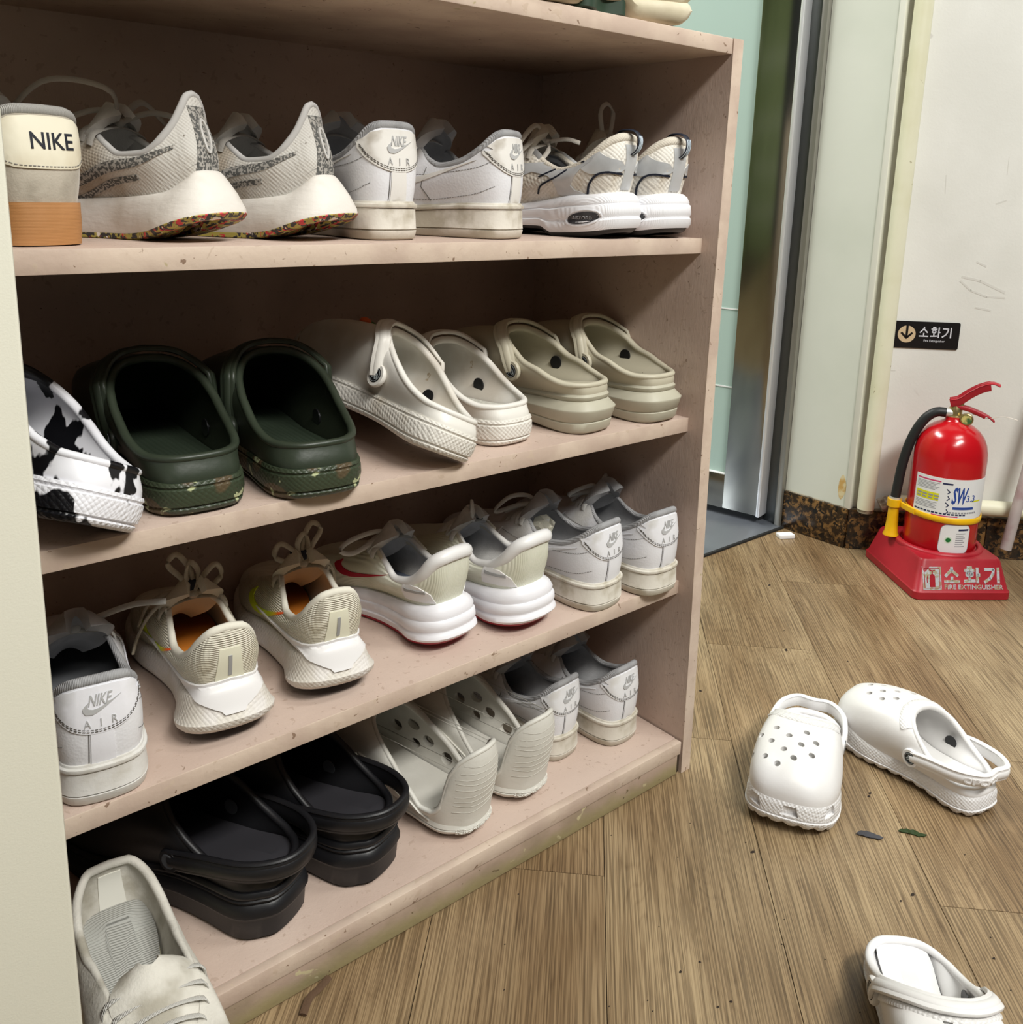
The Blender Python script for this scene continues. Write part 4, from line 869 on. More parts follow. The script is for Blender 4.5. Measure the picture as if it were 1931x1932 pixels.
def silver_runner(name, x, y, z, az, label, s, bow, **kw):
    root = place(name, x, y, z, az, label, **kw)
    M = dict(upper=HEX, lining=mat('light_grey_lining', (160, 160, 162), .85), collar=mat('cream_mesh_collar', (208, 200, 186), .85, bump=('vor', 400, .5)), insole=mat('dark_insole', (60, 64, 72), .8), laces=mat('ivory_lace', (206, 200, 190), .85, bump=('noise', 900, .4)), sole=mat('white_foam_fine', (238, 238, 242), .45, bump=[('wave_x', 200, .25)]), outsole=RUBB, tongue=mat('cream_mesh_tongue', (206, 198, 184), .85, bump=('vor', 400, .5)))
    D = sneaker(root, dict(NBS, bow=bow), M, s); L = D['L']; b = D['bvh']; bs = bvh_of(D['sole'])
    for sd in (-1, 1):
        F_ = SIDE[sd]
        drape('silver_overlay', [cr([(.13*L, .049), (.20*L, .056), (.16*L, .073), (.10*L, .086), (.085*L, .094), (.12*L, .092), (.20*L, .080), (.36*L, .074), (.47*L, .060), (.52*L, .040), (.57*L, .040), (.54*L, .060), (.49*L, .078), (.43*L, .082), (.40*L, .074), (.28*L, .066), (.27*L, .05), (.24*L, .047)], 50, True).tolist()], F_, b, .0013, SILV, root, .006)
        drape('heel_overlay', [cr([(.010*L, .074), (.05*L, .0745), (.10*L, .071), (.15*L, .078), (.155*L, .090), (.11*L, .101), (.085*L, .103), (.07*L, .094), (.03*L, .088), (.005*L, .086)], 30, True).tolist()], F_, b, .0011, SILV, root, .006)
        for k_, w_ in (([(.125*L, .050), (.115*L, .060), (.085*L, .070), (.045*L, .0735), (.012*L, .072)], .0022), ([(.36*L, .049), (.33*L, .058), (.25*L, .068), (.21*L, .0745)], .0016), ([(.46*L, .060), (.475*L, .068), (.46*L, .076)], .0025)):
            drape('navy_piping', stroke(cr(k_, 18), w_), F_, b, .0018, NAVY, root, .005)
        drape('toe_overlay', [cr([(.66*L, .040), (.70*L, .055), (.80*L, .045), (.90*L, .036), (.8*L, .034)], 24, True).tolist()], F_, b, .001, SILV, root, .008)
        lt = [[(.565*L, .044), (.60*L, .066), (.61*L, .066), (.585*L, .044)], [(.585*L, .044), (.61*L, .066), (.605*L, .058), (.60*L, .044)]]
        drape('letter_emblem', stroke([(.56*L, .066), (.575*L, .044), (.60*L, .064), (.618*L, .043)], .0065), F_, b, .0016, mat('grey_emblem', (120, 122, 126), .4), root, .005)
        drape('emblem_edge', stroke([(.551*L, .067), (.572*L, .0395), (.60*L, .058), (.620*L, .038), (.628*L, .045), (.60*L, .070), (.577*L, .050), (.566*L, .068), (.551*L, .067)], .0010), F_, b, .0022, NAVY, root, .005)
    bb = bvh_of(D['upper'])
    if True:
        drape('number_print', text('530', .0058, -.225*L, .0795, 1.2, .25, bold=.03), SIDET, bb, .0026, NAVY, root, .003)
        drape('number_line', stroke([(-.20*L, .0795), (-.13*L, .084)], .0010)+stroke([(-.255*L, .076), (-.34*L, .067)], .0012), SIDET, bb, .0022, NAVY, root, .004)
        o_ = [(math.cos(a_)*.0215-.125*L, .0225+math.sin(a_)*.0066+.0028*math.cos(a_)) for a_ in np.linspace(0, 2*PI, 30)][:-1]
        drape('cushion_window', [o_], SIDET, bs, .0006, mat('dark_window', (58, 58, 62), .3), root, .005)
        drape('cushion_rim', stroke([(math.cos(a_)*.0240-.125*L, .0225+math.sin(a_)*.0086+.0030*math.cos(a_)) for a_ in np.linspace(0, 2*PI, 40)], .0012), SIDET, bs, .0012, M['sole'], root, .005)
        drape('lettering', text('ABZORB', .0042, -.125*L, .0226, 1.15, .1), SIDET, bs, .0010, mat('grey_print', (150, 152, 156), .5), root, .004)
    drape('heel_spine', [[(-.010, .055), (.010, .055), (.012, .104), (-.012, .104)]], BACK, bb, .0012, SILV, root, .006)
    for sd in (-1, 1):
        e = D['E']; i0, i1 = int(NU*.29), int(NU*.45); seg = e[i0:i1:2] if sd > 0 else e[NU-i1:NU-i0:2][::-1]
        v, f = sweep(seg+[0, 0, -.0035], .0078, .0018, side=(0, 0, 1), n=8); mk('eyestay', (v, f), SILV, root, smooth=60, mirror=s < 0)
    # pull loop at the heel
    lp = cr([(0, .004, .090), (0, -.008, .098), (0, -.011, .110), (0, -.004, .119), (0, .012, .120), (0, .020, .114)], 24)
    mk('pull_loop', sweep(lp, .0048, .0012, side=(1, 0, 0), n=8), NAVY, root, smooth=60)
    mk('loop_stripe', join([sweep(lp[:12]+[dx, -.0012, 0], .0008, .0005, side=(1, 0, 0), n=6) for dx in (-.0028, 0, .0028)]), mat('pale_print', (200, 214, 226), .5), root)
    return D

# ------------------------------------------------------------------ suede sneaker on a gum sole
def gum_sneaker(x, y, z, az, label, s, **kw):
    root = place('sneaker', x, y, z, az, label, **kw)
    sp = dict(COURT, bow=(), E=[(0, 0, .018, .098), (.03, .018, .022, .0975), (.055, .029, .045, .094), (.09, .035, .095, .086), (.15, .037, .19, .075), (.21, .036, .28, .072), (.27, .033, .35, .079), (.32, .028, .405, .092), (.36, .024, .45, .09), (.41, .019, .52, .081), (.46, .013, .58, .070), (.5, 0, .61, .065)],
        zt=[(0, .032), (.3, .030), (1, .030)], rings=[(0, -.006), (.02, -.001), (.5, .0), (1, .0), (1, -.004)])
    GUM = mat('gum_rubber', (172, 122, 74), .5, col2=(184, 134, 88), nscale=20, bump=('wave_z', 300, .15))
    SUE = mat('beige_suede', (186, 178, 164), .9, col2=(158, 150, 136), nscale=25, bump=[('noise', 60, .5), ('noise', 500, .3)], sheen=.3)
    CRM = mat('cream_leather', (232, 226, 206), .45, col2=(214, 204, 180), nscale=18, bump=('noise', 60, .2))
    M = dict(upper=SUE, sole=GUM, lining=LINING_W, collar=mat('grey_rib_collar', (168, 166, 162), .85, bump=('wave_x', 300, .6)), insole=mat('grey_insole', (120, 122, 126), .8), laces=LACE_C, tongue=LINING_W)
    D = sneaker(root, sp, M, s); b = D['bvh']
    low = cr([(-.036, .066), (-.026, .058), (-.012, .0565), (.012, .0565), (.026, .058), (.036, .066)], 16)
    t = drape('heel_tab', [list(low)+[(.036, .078), (.033, .086), (.024, .0925), (.010, .094), (-.010, .094), (-.024, .0925), (-.033, .086), (-.036, .078)]], BACK, b, .0012, CRM, root, .005)
    bb = bvh_of(D['upper'], t)
    drape('heel_lettering', text('NIKE', .0120, .0045, .0765, .92, bold=.008), BACK, bb, .0005, mat('ink_print', (26, 28, 40), .6), root, .004)
    drape('stitching', stroke(low+[0, .0018], .0006, (.002, .001)), BACK, bb, .0004, STITCH, root, .005)

# ------------------------------------------------------------------ foam slip-on with a tall heel cup and oval cut-outs
FOAMS = mat('off_white_eva', (218, 216, 208), .48, col2=(204, 201, 192), nscale=9, bump=[('noise', 45, .35, (.5, 1, 2)), ('noise', 300, .12)])
FOAM_SP = dict(ball=.84, rheel=.86, L=.296, Wk=1.02, inset=.0, th=.0058, Ex=1., flatbed=1,
    zt=[(0, .020), (.5, .022), (1, .026)], zb=[(0, .006), (.1, .002), (.25, .001), (.7, 0), (.85, .003), (1, .014)],
    rings=[(0, -.016), (0, -.010), (.1, -.006), (.3, -.0015), (.5, .0012), (.6, .0018), (.66, .0004), (.72, .0018), (1, .0004)],
    E=[(0, 0, -.030, .116), (.022, .012, -.024, .1155), (.042, .024, .004, .110), (.056, .032, .045, .098), (.066, .0365, .075, .080), (.078, .038, .088, .062), (.092, .041, .098, .046), (.115, .044, .135, .034), (.14, .045, .185, .034), (.17, .0455, .225, .044), (.21, .045, .28, .058), (.27, .042, .35, .074), (.34, .037, .43, .092), (.42, .025, .50, .107), (.5, 0, .535, .112)],
    h1=[(0, .4), (.06, .4), (.2, .4), (.35, .5), (.5, .9)], b1=[(0, .004), (.1, .003), (.2, .003), (.4, .004), (.5, .003)], a=[(0, .010), (.05, .008), (.1, .002), (.2, .008), (.3, .018), (.4, .035), (.5, .06)], b=[(0, .3), (.2, .3), (.35, .12), (.5, .10)], rim=.0036)
def foam_shoe(x, y, z, az, label, s, **kw):
    root = place('foam_clog', x, y, z, az, label, 'clog', **kw); M = dict(sole=FOAMS, upper=FOAMS)
    D = clog(root, FOAM_SP, M, s, strap=None, holes=False); b = D['bvh']; L = D['L']; cut = []
    for hx, hy, r1, r2, an in ((-.03, .62, .005, .010, 20), (.002, .60, .0045, .009, 0), (.032, .62, .005, .010, -20), (-.016, .70, .0045, .008, 10), (.018, .70, .0045, .008, -10), (-.036, .74, .0045, .008, 20), (.001, .79, .0045, .007, 0), (.034, .76, .0045, .008, -20), (-.02, .86, .004, .006, 0), (.016, .86, .004, .006, 0)):
        h, nn, i, d = b.ray_cast(Vector((hx*s, hy*L, .3)), Vector((0, 0, -1)))
        if h: cut.append(cyl_between(h, nn, r1, .012, 18, r2))
    for sd in (-1, 1):
        for hy, hz, r1, r2 in ((.30, .040, .009, .007), (.41, .050, .010, .0065), (.50, .062, .011, .006), (.48, .040, .009, .005), (.60, .050, .010, .006)):
            h, nn, i, d = b.ray_cast(Vector((sd*.3, hy*L, hz)), Vector((-sd, 0, 0)))
            if h: cut.append(cyl_between(h, (sd, 0, .2), r2, .010, 18, r1))
    bool_cut(D['upper'], cut)
    # second raised edge running down the side, and the crease lines and roundels at the heel
    for sd in (-1, 1):
        pts = [(.125*L, .024), (.17*L, .034), (.22*L, .046), (.30*L, .058), (.40*L, .070), (.50*L, .080)]
        drape('side_ridge', stroke(cr(pts, 24)-[0, .010], .0024), SIDE[sd], b, .0022, FOAMS, root, .005)
    cre = []
    for k in range(9): 
        zz = .040+.0075*k; cre += stroke(cr([(-.034, zz+.002*math.sin(k*1.7)), (-.012, zz-.001), (.01, zz+.0015*math.cos(k*2.3)), (.034, zz+.002)], 12), .0005)
    drape('crease', cre, BACK, b, .0004, mat('crease_shade', (196, 193, 184), .55), root, .006)
    drape('small_lettering', text('KAYANO', .0038, .006, .088, 1.), BACK, b, .0006, mat('embossed_foam', (196, 194, 186), .5), root, .004) if False else None
    rr = []
    for cx_ in (-.026, -.006, .014): rr += [q_ for q_ in ringp(cx_, .0135, .0035, .0046, 14)]+ringp(cx_, .0135, .0014, .0022, 10)
    for cx_ in (-.016, .004, .024, .030): rr += stroke([(cx_-.003, .010), (cx_+.003, .018)], .001)
    drape('heel_roundels', rr, BACK, D['bsole'], .0009, FOAMS, root, .0025)
    return D

# ------------------------------------------------------------------ white knit sneaker lying with its toe towards the room
def worn_runner(x, y, z, az, label, s, **kw):
    root = place('sneaker', x, y, z, az, label, **kw)
    K = mat('worn_white_knit', (214, 210, 200), .8, col2=(168, 162, 148), nscale=18, nlo=.48, nhi=.68, bump=[('noise', 120, .5), ('noise', 400, .4)])
    M = dict(upper=K, lining=mat('worn_lining', (196, 192, 182), .9, col2=(160, 154, 140), nscale=30, bump=('noise', 200, .6)), collar=K, insole=mat('worn_insole', (176, 176, 170), .85, bump=('wave_y', 130, .7)), laces=mat('ribbed_lace', (214, 212, 206), .8, bump=('wave_x', 300, .6)), sole=mat('yellowed_foam', (206, 200, 168), .55, bump=('noise', 90, .3)), outsole=mat('tan_outsole', (150, 138, 90), .6), tongue=K)
    sp = dict(RUN, bow=(), lw=.0045, Wk=1.1, tongue=[(.66, .060, .020), (.60, .072, .028), (.55, .084, .035), (.50, .094, .038), (.475, .099, .038)], laces=(5, .375, .475), tth=.009,
       E=[(0, 0, .0, .102), (.03, .018, .004, .101), (.06, .029, .04, .096), (.10, .036, .09, .086), (.16, .039, .17, .078), (.22, .039, .25, .076), (.28, .037, .33, .080), (.33, .036, .42, .084), (.36, .035, .47, .086), (.41, .030, .56, .080), (.46, .020, .63, .070), (.5, 0, .66, .066)])
    D = sneaker(root, sp, M, s)
    drape('heel_patch', [[(-.012, .062), (.012, .062), (.010, .092), (-.010, .092)]], ((0, -.2, 0), (1, 0, 0), (0, 0, 1), (0, -1, 0)), D['bvh'], .0012, mat('pale_patch', (224, 222, 212), .6), root, .006)
    return D

# ------------------------------------------------------------------ TOP ROW
W1 = dict(sole=(214, 208, 197), sole2=(176, 167, 150), dirt=(176, 168, 156), tabc=(226, 223, 218))
BOW_A = [[(0, 0, 0), (-.012, .01, .012), (-.032, .022, .012), (-.045, .035, -.004), (-.036, .04, -.012), (-.018, .02, -.002), (0, 0, 0)], [(0, 0, 0), (.014, .004, .010), (.034, .012, .006), (.040, .024, -.004), (.024, .018, -.003), (0, 0, 0)], [(0, 0, 0), (-.010, .018, -.002), (-.022, .04, -.015)], [(0, 0, 0), (.012, .018, -.002), (.022, .035, -.018)]]
BOW_UP = [[(0, 0, 0), (-.010, 0, .018), (-.022, .004, .034), (-.012, .006, .042), (0, .002, .022), (0, 0, 0)], [(0, 0, 0), (.010, 0, .016), (.024, .002, .026), (.03, .004, .012), (.014, 0, .002), (0, 0, 0)], [(0, 0, 0), (-.018, .0, .004), (-.038, .015, -.018), (-.048, .03, -.045), (-.055, .03, -.065)], [(0, 0, 0), (-.012, .01, .002), (-.034, .035, -.016), (-.044, .05, -.045)], [(0, 0, 0), (.006, .0, .022), (-.002, .0, .034), (-.006, 0, .018), (0, 0, 0)]]
gum_sneaker(-.732, .054, ZS(1, -.74), -15, 'beige suede sneaker with black heel lettering on a gum rubber sole', 1)
grey_runner('running_shoe', -.594, .072, ZS(1, -.60), -30, 'dirty grey mesh running shoe with a pointed heel, the left of the two', 1, [[(0, 0, 0), (-.02, -.01, .026), (-.05, .03, .03), (-.07, .06, -.01), (-.05, .05, -.01), (-.015, .01, .01), (0, 0, 0)], [(0, 0, 0), (.02, -.02, .01), (.03, -.05, .004)], [(0, 0, 0), (.03, .0, .02), (.06, .0, .004)]])
grey_runner('running_shoe', -.483, .070, ZS(1, -.49), -29, 'dirty grey mesh running shoe with a pointed heel, beside the worn white sneakers', -1, [])
court_shoe('sneaker', -.4160, .0660, ZS(1, -.41), -4, 'worn white leather sneaker on the top row, beside the grey mesh runner', 1, **W1)
court_shoe('sneaker', -.2730, .0590, ZS(1, -.29), -21, 'worn white leather sneaker on the top row, beside the silver runners', -1, **W1)
silver_runner('running_shoe', -.126, .034, ZS(1, -.1), -14, 'silver and cream mesh running shoe with navy pull loop, the front one of the pair', 1, [[(0, 0, 0), (-.02, .0, .018), (-.045, .0, .005), (-.06, .01, -.025), (-.05, .012, -.02), (-.02, .0, .004), (0, 0, 0)], [(0, 0, 0), (-.01, -.01, -.01), (-.03, .0, -.035)], [(0, 0, 0), (.012, -.02, .004), (.02, -.035, .0)]])
silver_runner('running_shoe', -.046, .030, ZS(1, -.03), -5, 'silver and cream mesh running shoe half hidden against the right side panel', -1, [[(0, 0, 0), (-.010, 0, .022), (-.012, 0, .042), (.0, .0, .052), (.012, .0, .042), (.008, 0, .02), (0, 0, 0)]])

# ------------------------------------------------------------------ SECOND ROW: clogs
def cm(name, c, c2, footc=None, rough=.5, **k):
    m = mat(name, c, rough, col2=c2, **k); return m
RIV_D = mat('black_rivet', (26, 26, 28), .35)
EVA_W = mat('white_eva', (236, 235, 236), .42, col2=(226, 224, 222), nscale=8, bump=[('noise', 200, .12)])
NUB_W = mat('white_eva_sole', (234, 233, 234), .45, col2=(222, 220, 218), nscale=8, bump=[('vor', 300, .9)])
DW = mat('used_white_eva', (228, 225, 218), .45, col2=(206, 198, 186), nscale=10, nlo=.5, nhi=.72, bump=[('noise', 120, .2)], spots=[((176, 158, 132), 34, .70)])
DWN = mat('used_white_sole', (226, 222, 214), .5, col2=(196, 186, 170), nscale=14, nlo=.5, nhi=.7, bump=[('vor', 300, .9)], spots=[((160, 140, 112), 40, .70)])
GR = mat('dark_green_eva', (50, 58, 46), .4, col2=(42, 49, 38), nscale=10, bump=('noise', 200, .12))
GRS = mat('camouflage_green_sole', (56, 65, 48), .42, col2=(86, 74, 54), nscale=22, nlo=.5, nhi=.53, ndet=1, bump=[('vor', 300, .6)], spots=[((176, 182, 142), 62, .635)])
BW = mat('black_white_camouflage', (232, 232, 238), .35, col2=(16, 16, 20), nscale=32, nlo=.49, nhi=.515, ndet=3, stretch=(1, 1, .55), bump=('noise', 150, .1))
BWS = mat('black_white_sole', (232, 232, 238), .35, col2=(16, 16, 20), nscale=24, nlo=.50, nhi=.52, ndet=3, stretch=(1, 1, .55), bump=('vor', 300, .8))
BG = mat('beige_eva', (196, 190, 170), .45, col2=(186, 180, 160), nscale=9, bump=('noise', 200, .1), spots=[((90, 84, 70), 90, .76)])
BGS = mat('beige_platform', (186, 182, 164), .5, col2=(172, 168, 150), nscale=9, bump=('noise', 90, .15), spots=[((90, 84, 70), 90, .74)])
BK = mat('black_eva', (24, 24, 27), .42, col2=(30, 30, 33), nscale=9, bump=('noise', 200, .12))
FLR = dict(CLOG, L=.246, Wk=1.12, notch=1, E=[(a_, b_*.98, c_, d_*.86) for a_, b_, c_, d_ in CLOG['E']],
    zt=[(0, .029), (.3, .028), (.5, .027), (.68, .031), (.85, .040), (1, .044)], bz=[(0, .029), (.3, .028), (.5, .027), (.68, .031), (.85, .040), (1, .044)],
    rings=[(0, -.012), (0, -.003), (.10, 0), (.30, .0022), (.34, .0022), (.36, .0004), (.40, .0004), (.42, .0012), (.85, .0008), (.90, .0002), (1, -.0012)])
M_W = dict(sole=NUB_W, upper=EVA_W, rivet=RIV_D, band=NUB_W); M_DW = dict(sole=DWN, upper=DW, rivet=RIV_D, footbed=mat('used_footbed', (206, 204, 194), .6, bump=('vor', 260, .5)))
M_G = dict(sole=GRS, upper=GR, rivet=RIV_D, footbed=mat('green_footbed', (44, 54, 42), .5, bump=('wave_x', 60, .6))); M_BW = dict(sole=BWS, upper=BW, rivet=RIV_D)
M_BG = dict(sole=BGS, upper=BG, rivet=RIV_D); M_BK = dict(sole=BK, upper=BK, rivet=mat('grey_rivet', (74, 76, 80), .4), footbed=mat('black_footbed', (46, 45, 50), .7))
PLAT = dict(CLOG, ball=.88, zt=[(0, .048), (.3, .044), (.5, .040), (.75, .036), (1, .038)], inset=.0065,
    rings=[(0, -.012), (0, -.004), (.06, -.001), (.26, .0006), (.29, -.0006), (.32, .0012), (.56, .0042), (.60, .0048), (.62, .0044), (.80, -.0045), (.815, -.0055), (.83, -.0045), (.92, -.0038), (.95, -.0052), (1, -.0070)],
    E=[(a_, b_, c_, d_*.93+.008+.006*(c_ < .3)) for a_, b_, c_, d_ in CLOG['E']], pivot=(.355, .066))
BPLAT = dict(PLAT, zt=[(0, .056), (.3, .052), (.5, .046), (.75, .040), (1, .042)], zb=[(0, .004), (.1, .001), (.35, .002), (.5, .001), (.7, 0), (.85, .003), (1, .016)], Wk=1.16, L=.30, rheel=.86, inset=.003, rings=[(0, -.012), (0, -.004), (.04, -.001), (.42, .0006), (.46, .001), (.50, .0032), (.53, .0036), (.72, .0), (.745, -.0022), (.765, -.0005), (.83, .001), (.86, -.0008), (.88, .0008), (.94, .0014), (1, -.001)],
  E=[(a_, b_*1.08, c_, d_+.020) for a_, b_, c_, d_ in CLOG['E']], pivot=(.38, .070), strapz=.014, strapw=.0105)
BIG = dict(CLOG, ball=.84, L=.30, Wk=1.10, E=[(a_, b_*1.10, c_, d_*1.04) for a_, b_, c_, d_ in CLOG['E']])
def put_clog(x, y, row, az, label, s, sp, M, strap='front', group=None, name='clog', **kw):
    dz = kw.pop('dz', 0); holes = kw.pop('holes', False); vents = kw.pop('vents', False); logo = kw.pop('logo', True)
    root = place(name, x, y, ZS(row, x)+dz, az, label, 'clog', group, **kw); D = clog(root, sp, M, s, strap, holes, vents, logo); return root, D
put_clog(-.724, -.006, 2, -28, 'black and white marbled clog tipped on its side at the left', 1, BIG, M_BW, None, roll=26, pitch=2, dz=.015)
put_clog(-.634, .031, 2, 2, 'dark green camouflage clog, the left of the pair on the second row', 1, BIG, M_G, 'front')
put_clog(-.530, .008, 2, 5, 'dark green camouflage clog, the right of the pair beside the white clogs', -1, BIG, M_G, 'front')
TR, TD = put_clog(-.392, .006, 2, -6, 'used white clog leaning sideways against its mate on the second row', 1, dict(CLOG, ball=.84, E=[(a_, b_, c_, d_*.92) for a_, b_, c_, d_ in CLOG['E']]), M_DW, 'front', roll=25, pitch=7, dz=.012)
for (u_, v_, c_) in ((-.016, .66, (214, 96, 40)), (.004, .70, (60, 110, 50)), (.012, .64, (200, 60, 40))):
    h_, n_, i_, d_ = TD['bvh'].ray_cast(Vector((u_, v_*.285, .3)), Vector((0, 0, -1)))
    if h_: mk('charm', xf(lathe([(0, 0), (.006, 0), (.007, .0025), (.0055, .005), (.002, .0065), (0, .0065)], 10, False), Matrix.Translation(h_) @ n_.to_track_quat('Z', 'X').to_matrix().to_4x4()), mat('charm_%d' % c_[0], c_, .4), TR, smooth=50)
put_clog(-.270, .048, 2, -6, 'used white clog standing flat beside the beige platform clogs', -1, dict(CLOG, ball=.84, E=[(a_, b_, c_, d_*.93) for a_, b_, c_, d_ in CLOG['E']]), M_DW, 'front')
put_clog(-.154, .032, 2, -8, 'beige platform clog next to the white clog on the second row', 1, PLAT, M_BG, 'front')
put_clog(-.046, .022, 2, -4, 'beige platform clog nearest the right side panel', -1, PLAT, M_BG, 'front')

# ------------------------------------------------------------------ THIRD ROW
NW = dict(sole=(214, 212, 208), sole2=(200, 196, 188), dirt=(220, 220, 222), tabc=(232, 232, 238))
W3 = dict(sole=(218, 213, 202), sole2=(184, 176, 158), dirt=(206, 204, 200), tabc=(228, 228, 232))
court_shoe('sneaker', -.733, .026, ZS(3, -.73), 8, 'clean white leather sneaker at the left end of the third row', 1, bow=[[(0, 0, 0), (.02, .0, .006), (.05, -.01, .016), (.075, -.03, .022)]], **NW)
cream_runner('running_shoe', -.614, .044, ZS(3, -.6), 6, 'cream ribbed running shoe with orange and yellow tick, beside the clean white sneaker', 1, BOW_UP)
cream_runner('running_shoe', -.498, .050, ZS(3, -.5), 8, 'cream ribbed running shoe with orange tick and tied bow, beside the crimson soled runner', -1, BOW_UP)
crimson_runner('running_shoe', -.342, .062, ZS(3, -.37), -8, 'white running shoe with crimson sole, the left of the two, lace loop hanging', 1, [[(0, 0, 0), (-.02, .01, .006), (-.05, .02, .0), (-.065, .02, -.008), (-.05, .015, -.014), (-.02, .008, -.004), (0, 0, 0)]])
crimson_runner('running_shoe', -.240, .040, ZS(3, -.26), -8, 'white running shoe with crimson sole, the right of the two, beside the white sneakers', -1, [[(0, 0, 0), (.005, -.005, .02), (.012, -.012, .028), (.015, -.016, .016), (.008, -.008, .004), (0, 0, 0)]])
court_shoe('sneaker', -.131, .022, ZS(3, -.16), -7, 'white leather sneaker on the third row with a clear wrapper inside', 1, bow=BOW_A, **W3)
court_shoe('sneaker', -.045, .008, ZS(3, -.05), -1, 'white leather sneaker on the third row against the right side panel', -1, bow=BOW_A, **W3)

# ------------------------------------------------------------------ BOTTOM ROW
worn_runner(-.716, .108, ZS(4, -.7), 185, 'worn white knit sneaker on the bottom board with its toe towards the room', 1)
put_clog(-.562, .036, 4, -26, 'black platform clog with heel strap, the left of the pair on the bottom board', 1, BPLAT, M_BK, 'back', logo=False)
put_clog(-.450, .036, 4, -22, 'black platform clog with heel strap, the right of the pair beside the foam clogs', -1, BPLAT, M_BK, 'back', logo=False)
foam_shoe(-.330, .024, ZB+.0004, -13, 'off white foam slip-on with cut-outs, beside the black platform clog', 1)
foam_shoe(-.234, .032, ZB+.0004, -10, 'off white foam slip-on with cut-outs, beside the white sneakers', -1)
W4 = dict(sole=(208, 202, 190), sole2=(180, 172, 155), dirt=(214, 212, 208), tabc=(228, 228, 230))
court_shoe('sneaker', -.146, .070, ZB+.0004, -6, 'white leather sneaker on the bottom board beside the foam slip-on', 1, **W4)
court_shoe('sneaker', -.058, .046, ZB+.0004, -4, 'white leather sneaker on the bottom board against the right side panel', -1, **W4)

# ------------------------------------------------------------------ clogs on the floor
def az_of(dx, dy): return math.degrees(math.atan2(dx, dy))
put_clog(.232, -.058, 5, 245, 'white clog on the floor with its toe towards the camera', -1, dict(FLR, L=.246, Wk=1.26, strapz=-.002, sback=-.02), M_W, 'back', holes=True, vents=True, dz=.0004)
r_, D_ = put_clog(.252, -.304, 5, 11, 'white clog on the floor behind its mate with its heel towards the camera', -1, dict(FLR, L=.230, Wk=1.2, sback=-.02), M_W, 'back', holes=True, vents=True, dz=.0004)
strap_text('crocs', .0085, D_, .60, r_, EVA_W)
put_clog(-.074, -.348, 5, 226, 'single white clog cut off by the lower edge of the photo', 1, dict(FLR, Wk=1.04, E=[(a_, b_, c_*1.16, d_*.80) for a_, b_, c_, d_ in CLOG['E']]), M_W, 'front', holes=True, vents=False, dz=.0004)

# ------------------------------------------------------------------ ON TOP of the cabinet
CRS = mat('cream_sculpted_foam', (214, 204, 180), .55, col2=(196, 186, 160), nscale=14, bump=('noise', 50, .5))
TOPS = dict(RUN, bow=(), L=.285, zt=[(0, .046), (.15, .044), (.35, .040), (.5, .040), (.75, .034), (1, .036)], zb=[(0, .010), (.1, .001), (.3, .0), (.36, .012), (.5, .016), (.6, .004), (.8, 0), (1, .012)],
    rings=[(.0, -.012, -.008), (.0, -.004, .0), (.1, .003, .005), (.3, .007, .009), (.46, .005, .006), (.52, .0025, .003), (.60, .005, .006), (.85, .0045, .004), (1, .0, -.002), (1, -.006, -.006)])
TOPS.pop('outsole')
def top_shoe(x, y, az, label, s):
    root = place('sneaker', x, y, ZTT+.0004, az, label); M = dict(upper=mat('cream_canvas', (206, 198, 178), .8, bump=('noise', 300, .3)), lining=LINING_W, collar=_M['cream_collar'], insole=_M['worn_insole'], laces=LACE_C, sole=CRS, tongue=_M['cream_tongue'])
    D = sneaker(root, TOPS, M, s); L = .285
    R, Nn = outline(L, 1.02); G = []
    ring = dict(zb=[(0, 0), (1, 0)], zt=[(0, .022), (1, .022)], r=[(0, -.008), (.1, -.003), (.9, -.003), (1, -.006)])
    v, f = rings_vf(ring, 'r', R*[1, .30]+[0, .33*L], Nn, L); mk('arch_insert', (v, f), mat('dark_green_insert', (44, 62, 48), .5), root, mirror=s < 0)
top_shoe(-.072, .036, -88, 'cream sculpted sneaker with a dark green arch on top of the cabinet', 1)
top_shoe(-.036, .145, -80, 'cream sculpted sneaker on top of the cabinet, the farther one at its right corner', -1)

# ------------------------------------------------------------------ fire extinguisher and its stand
RED = mat('red_enamel', (186, 16, 26), .22, coat=.5, col2=(172, 14, 24), nscale=5)
REDP = mat('red_plastic_stand', (166, 28, 42), .42, col2=(150, 24, 36), nscale=10, bump=('noise', 120, .1))
YEL = mat('yellow_plastic', (236, 186, 18), .4, col2=(226, 172, 10), nscale=20)
HOSE = mat('black_rubber_hose', (30, 32, 33), .5)
BRASS = mat('brass', (186, 168, 120), .3, metal=.9)
SILF = mat('holographic_foil', (216, 220, 226), .25, metal=.35, col2=(196, 188, 160), nscale=120, nlo=.48, nhi=.55)
sa = rad(-37.); SX, SY, SH = .202, .236, .078
stc = Vector((.8195, .0788, 0))+Vector((math.cos(sa), math.sin(sa), 0))*SX/2+Vector((-math.sin(sa), math.cos(sa), 0))*SY/2
stand = empty('extinguisher_stand', stc, (0, 0, sa), 'red plastic extinguisher stand with silver lettering on its sloping front', 'stand')
def rrect(hx, hy, r, z, n=5):
    out = []
    for cx_, cy_, a0 in ((hx-r, -hy+r, -90), (hx-r, hy-r, 0), (-hx+r, hy-r, 90), (-hx+r, -hy+r, 180)):
        for k in range(n): a_ = rad(a0+90*k/(n-1)); out.append((cx_+r*math.cos(a_), cy_+r*math.sin(a_), z))
    return out
hx, hy = SX/2, SY/2
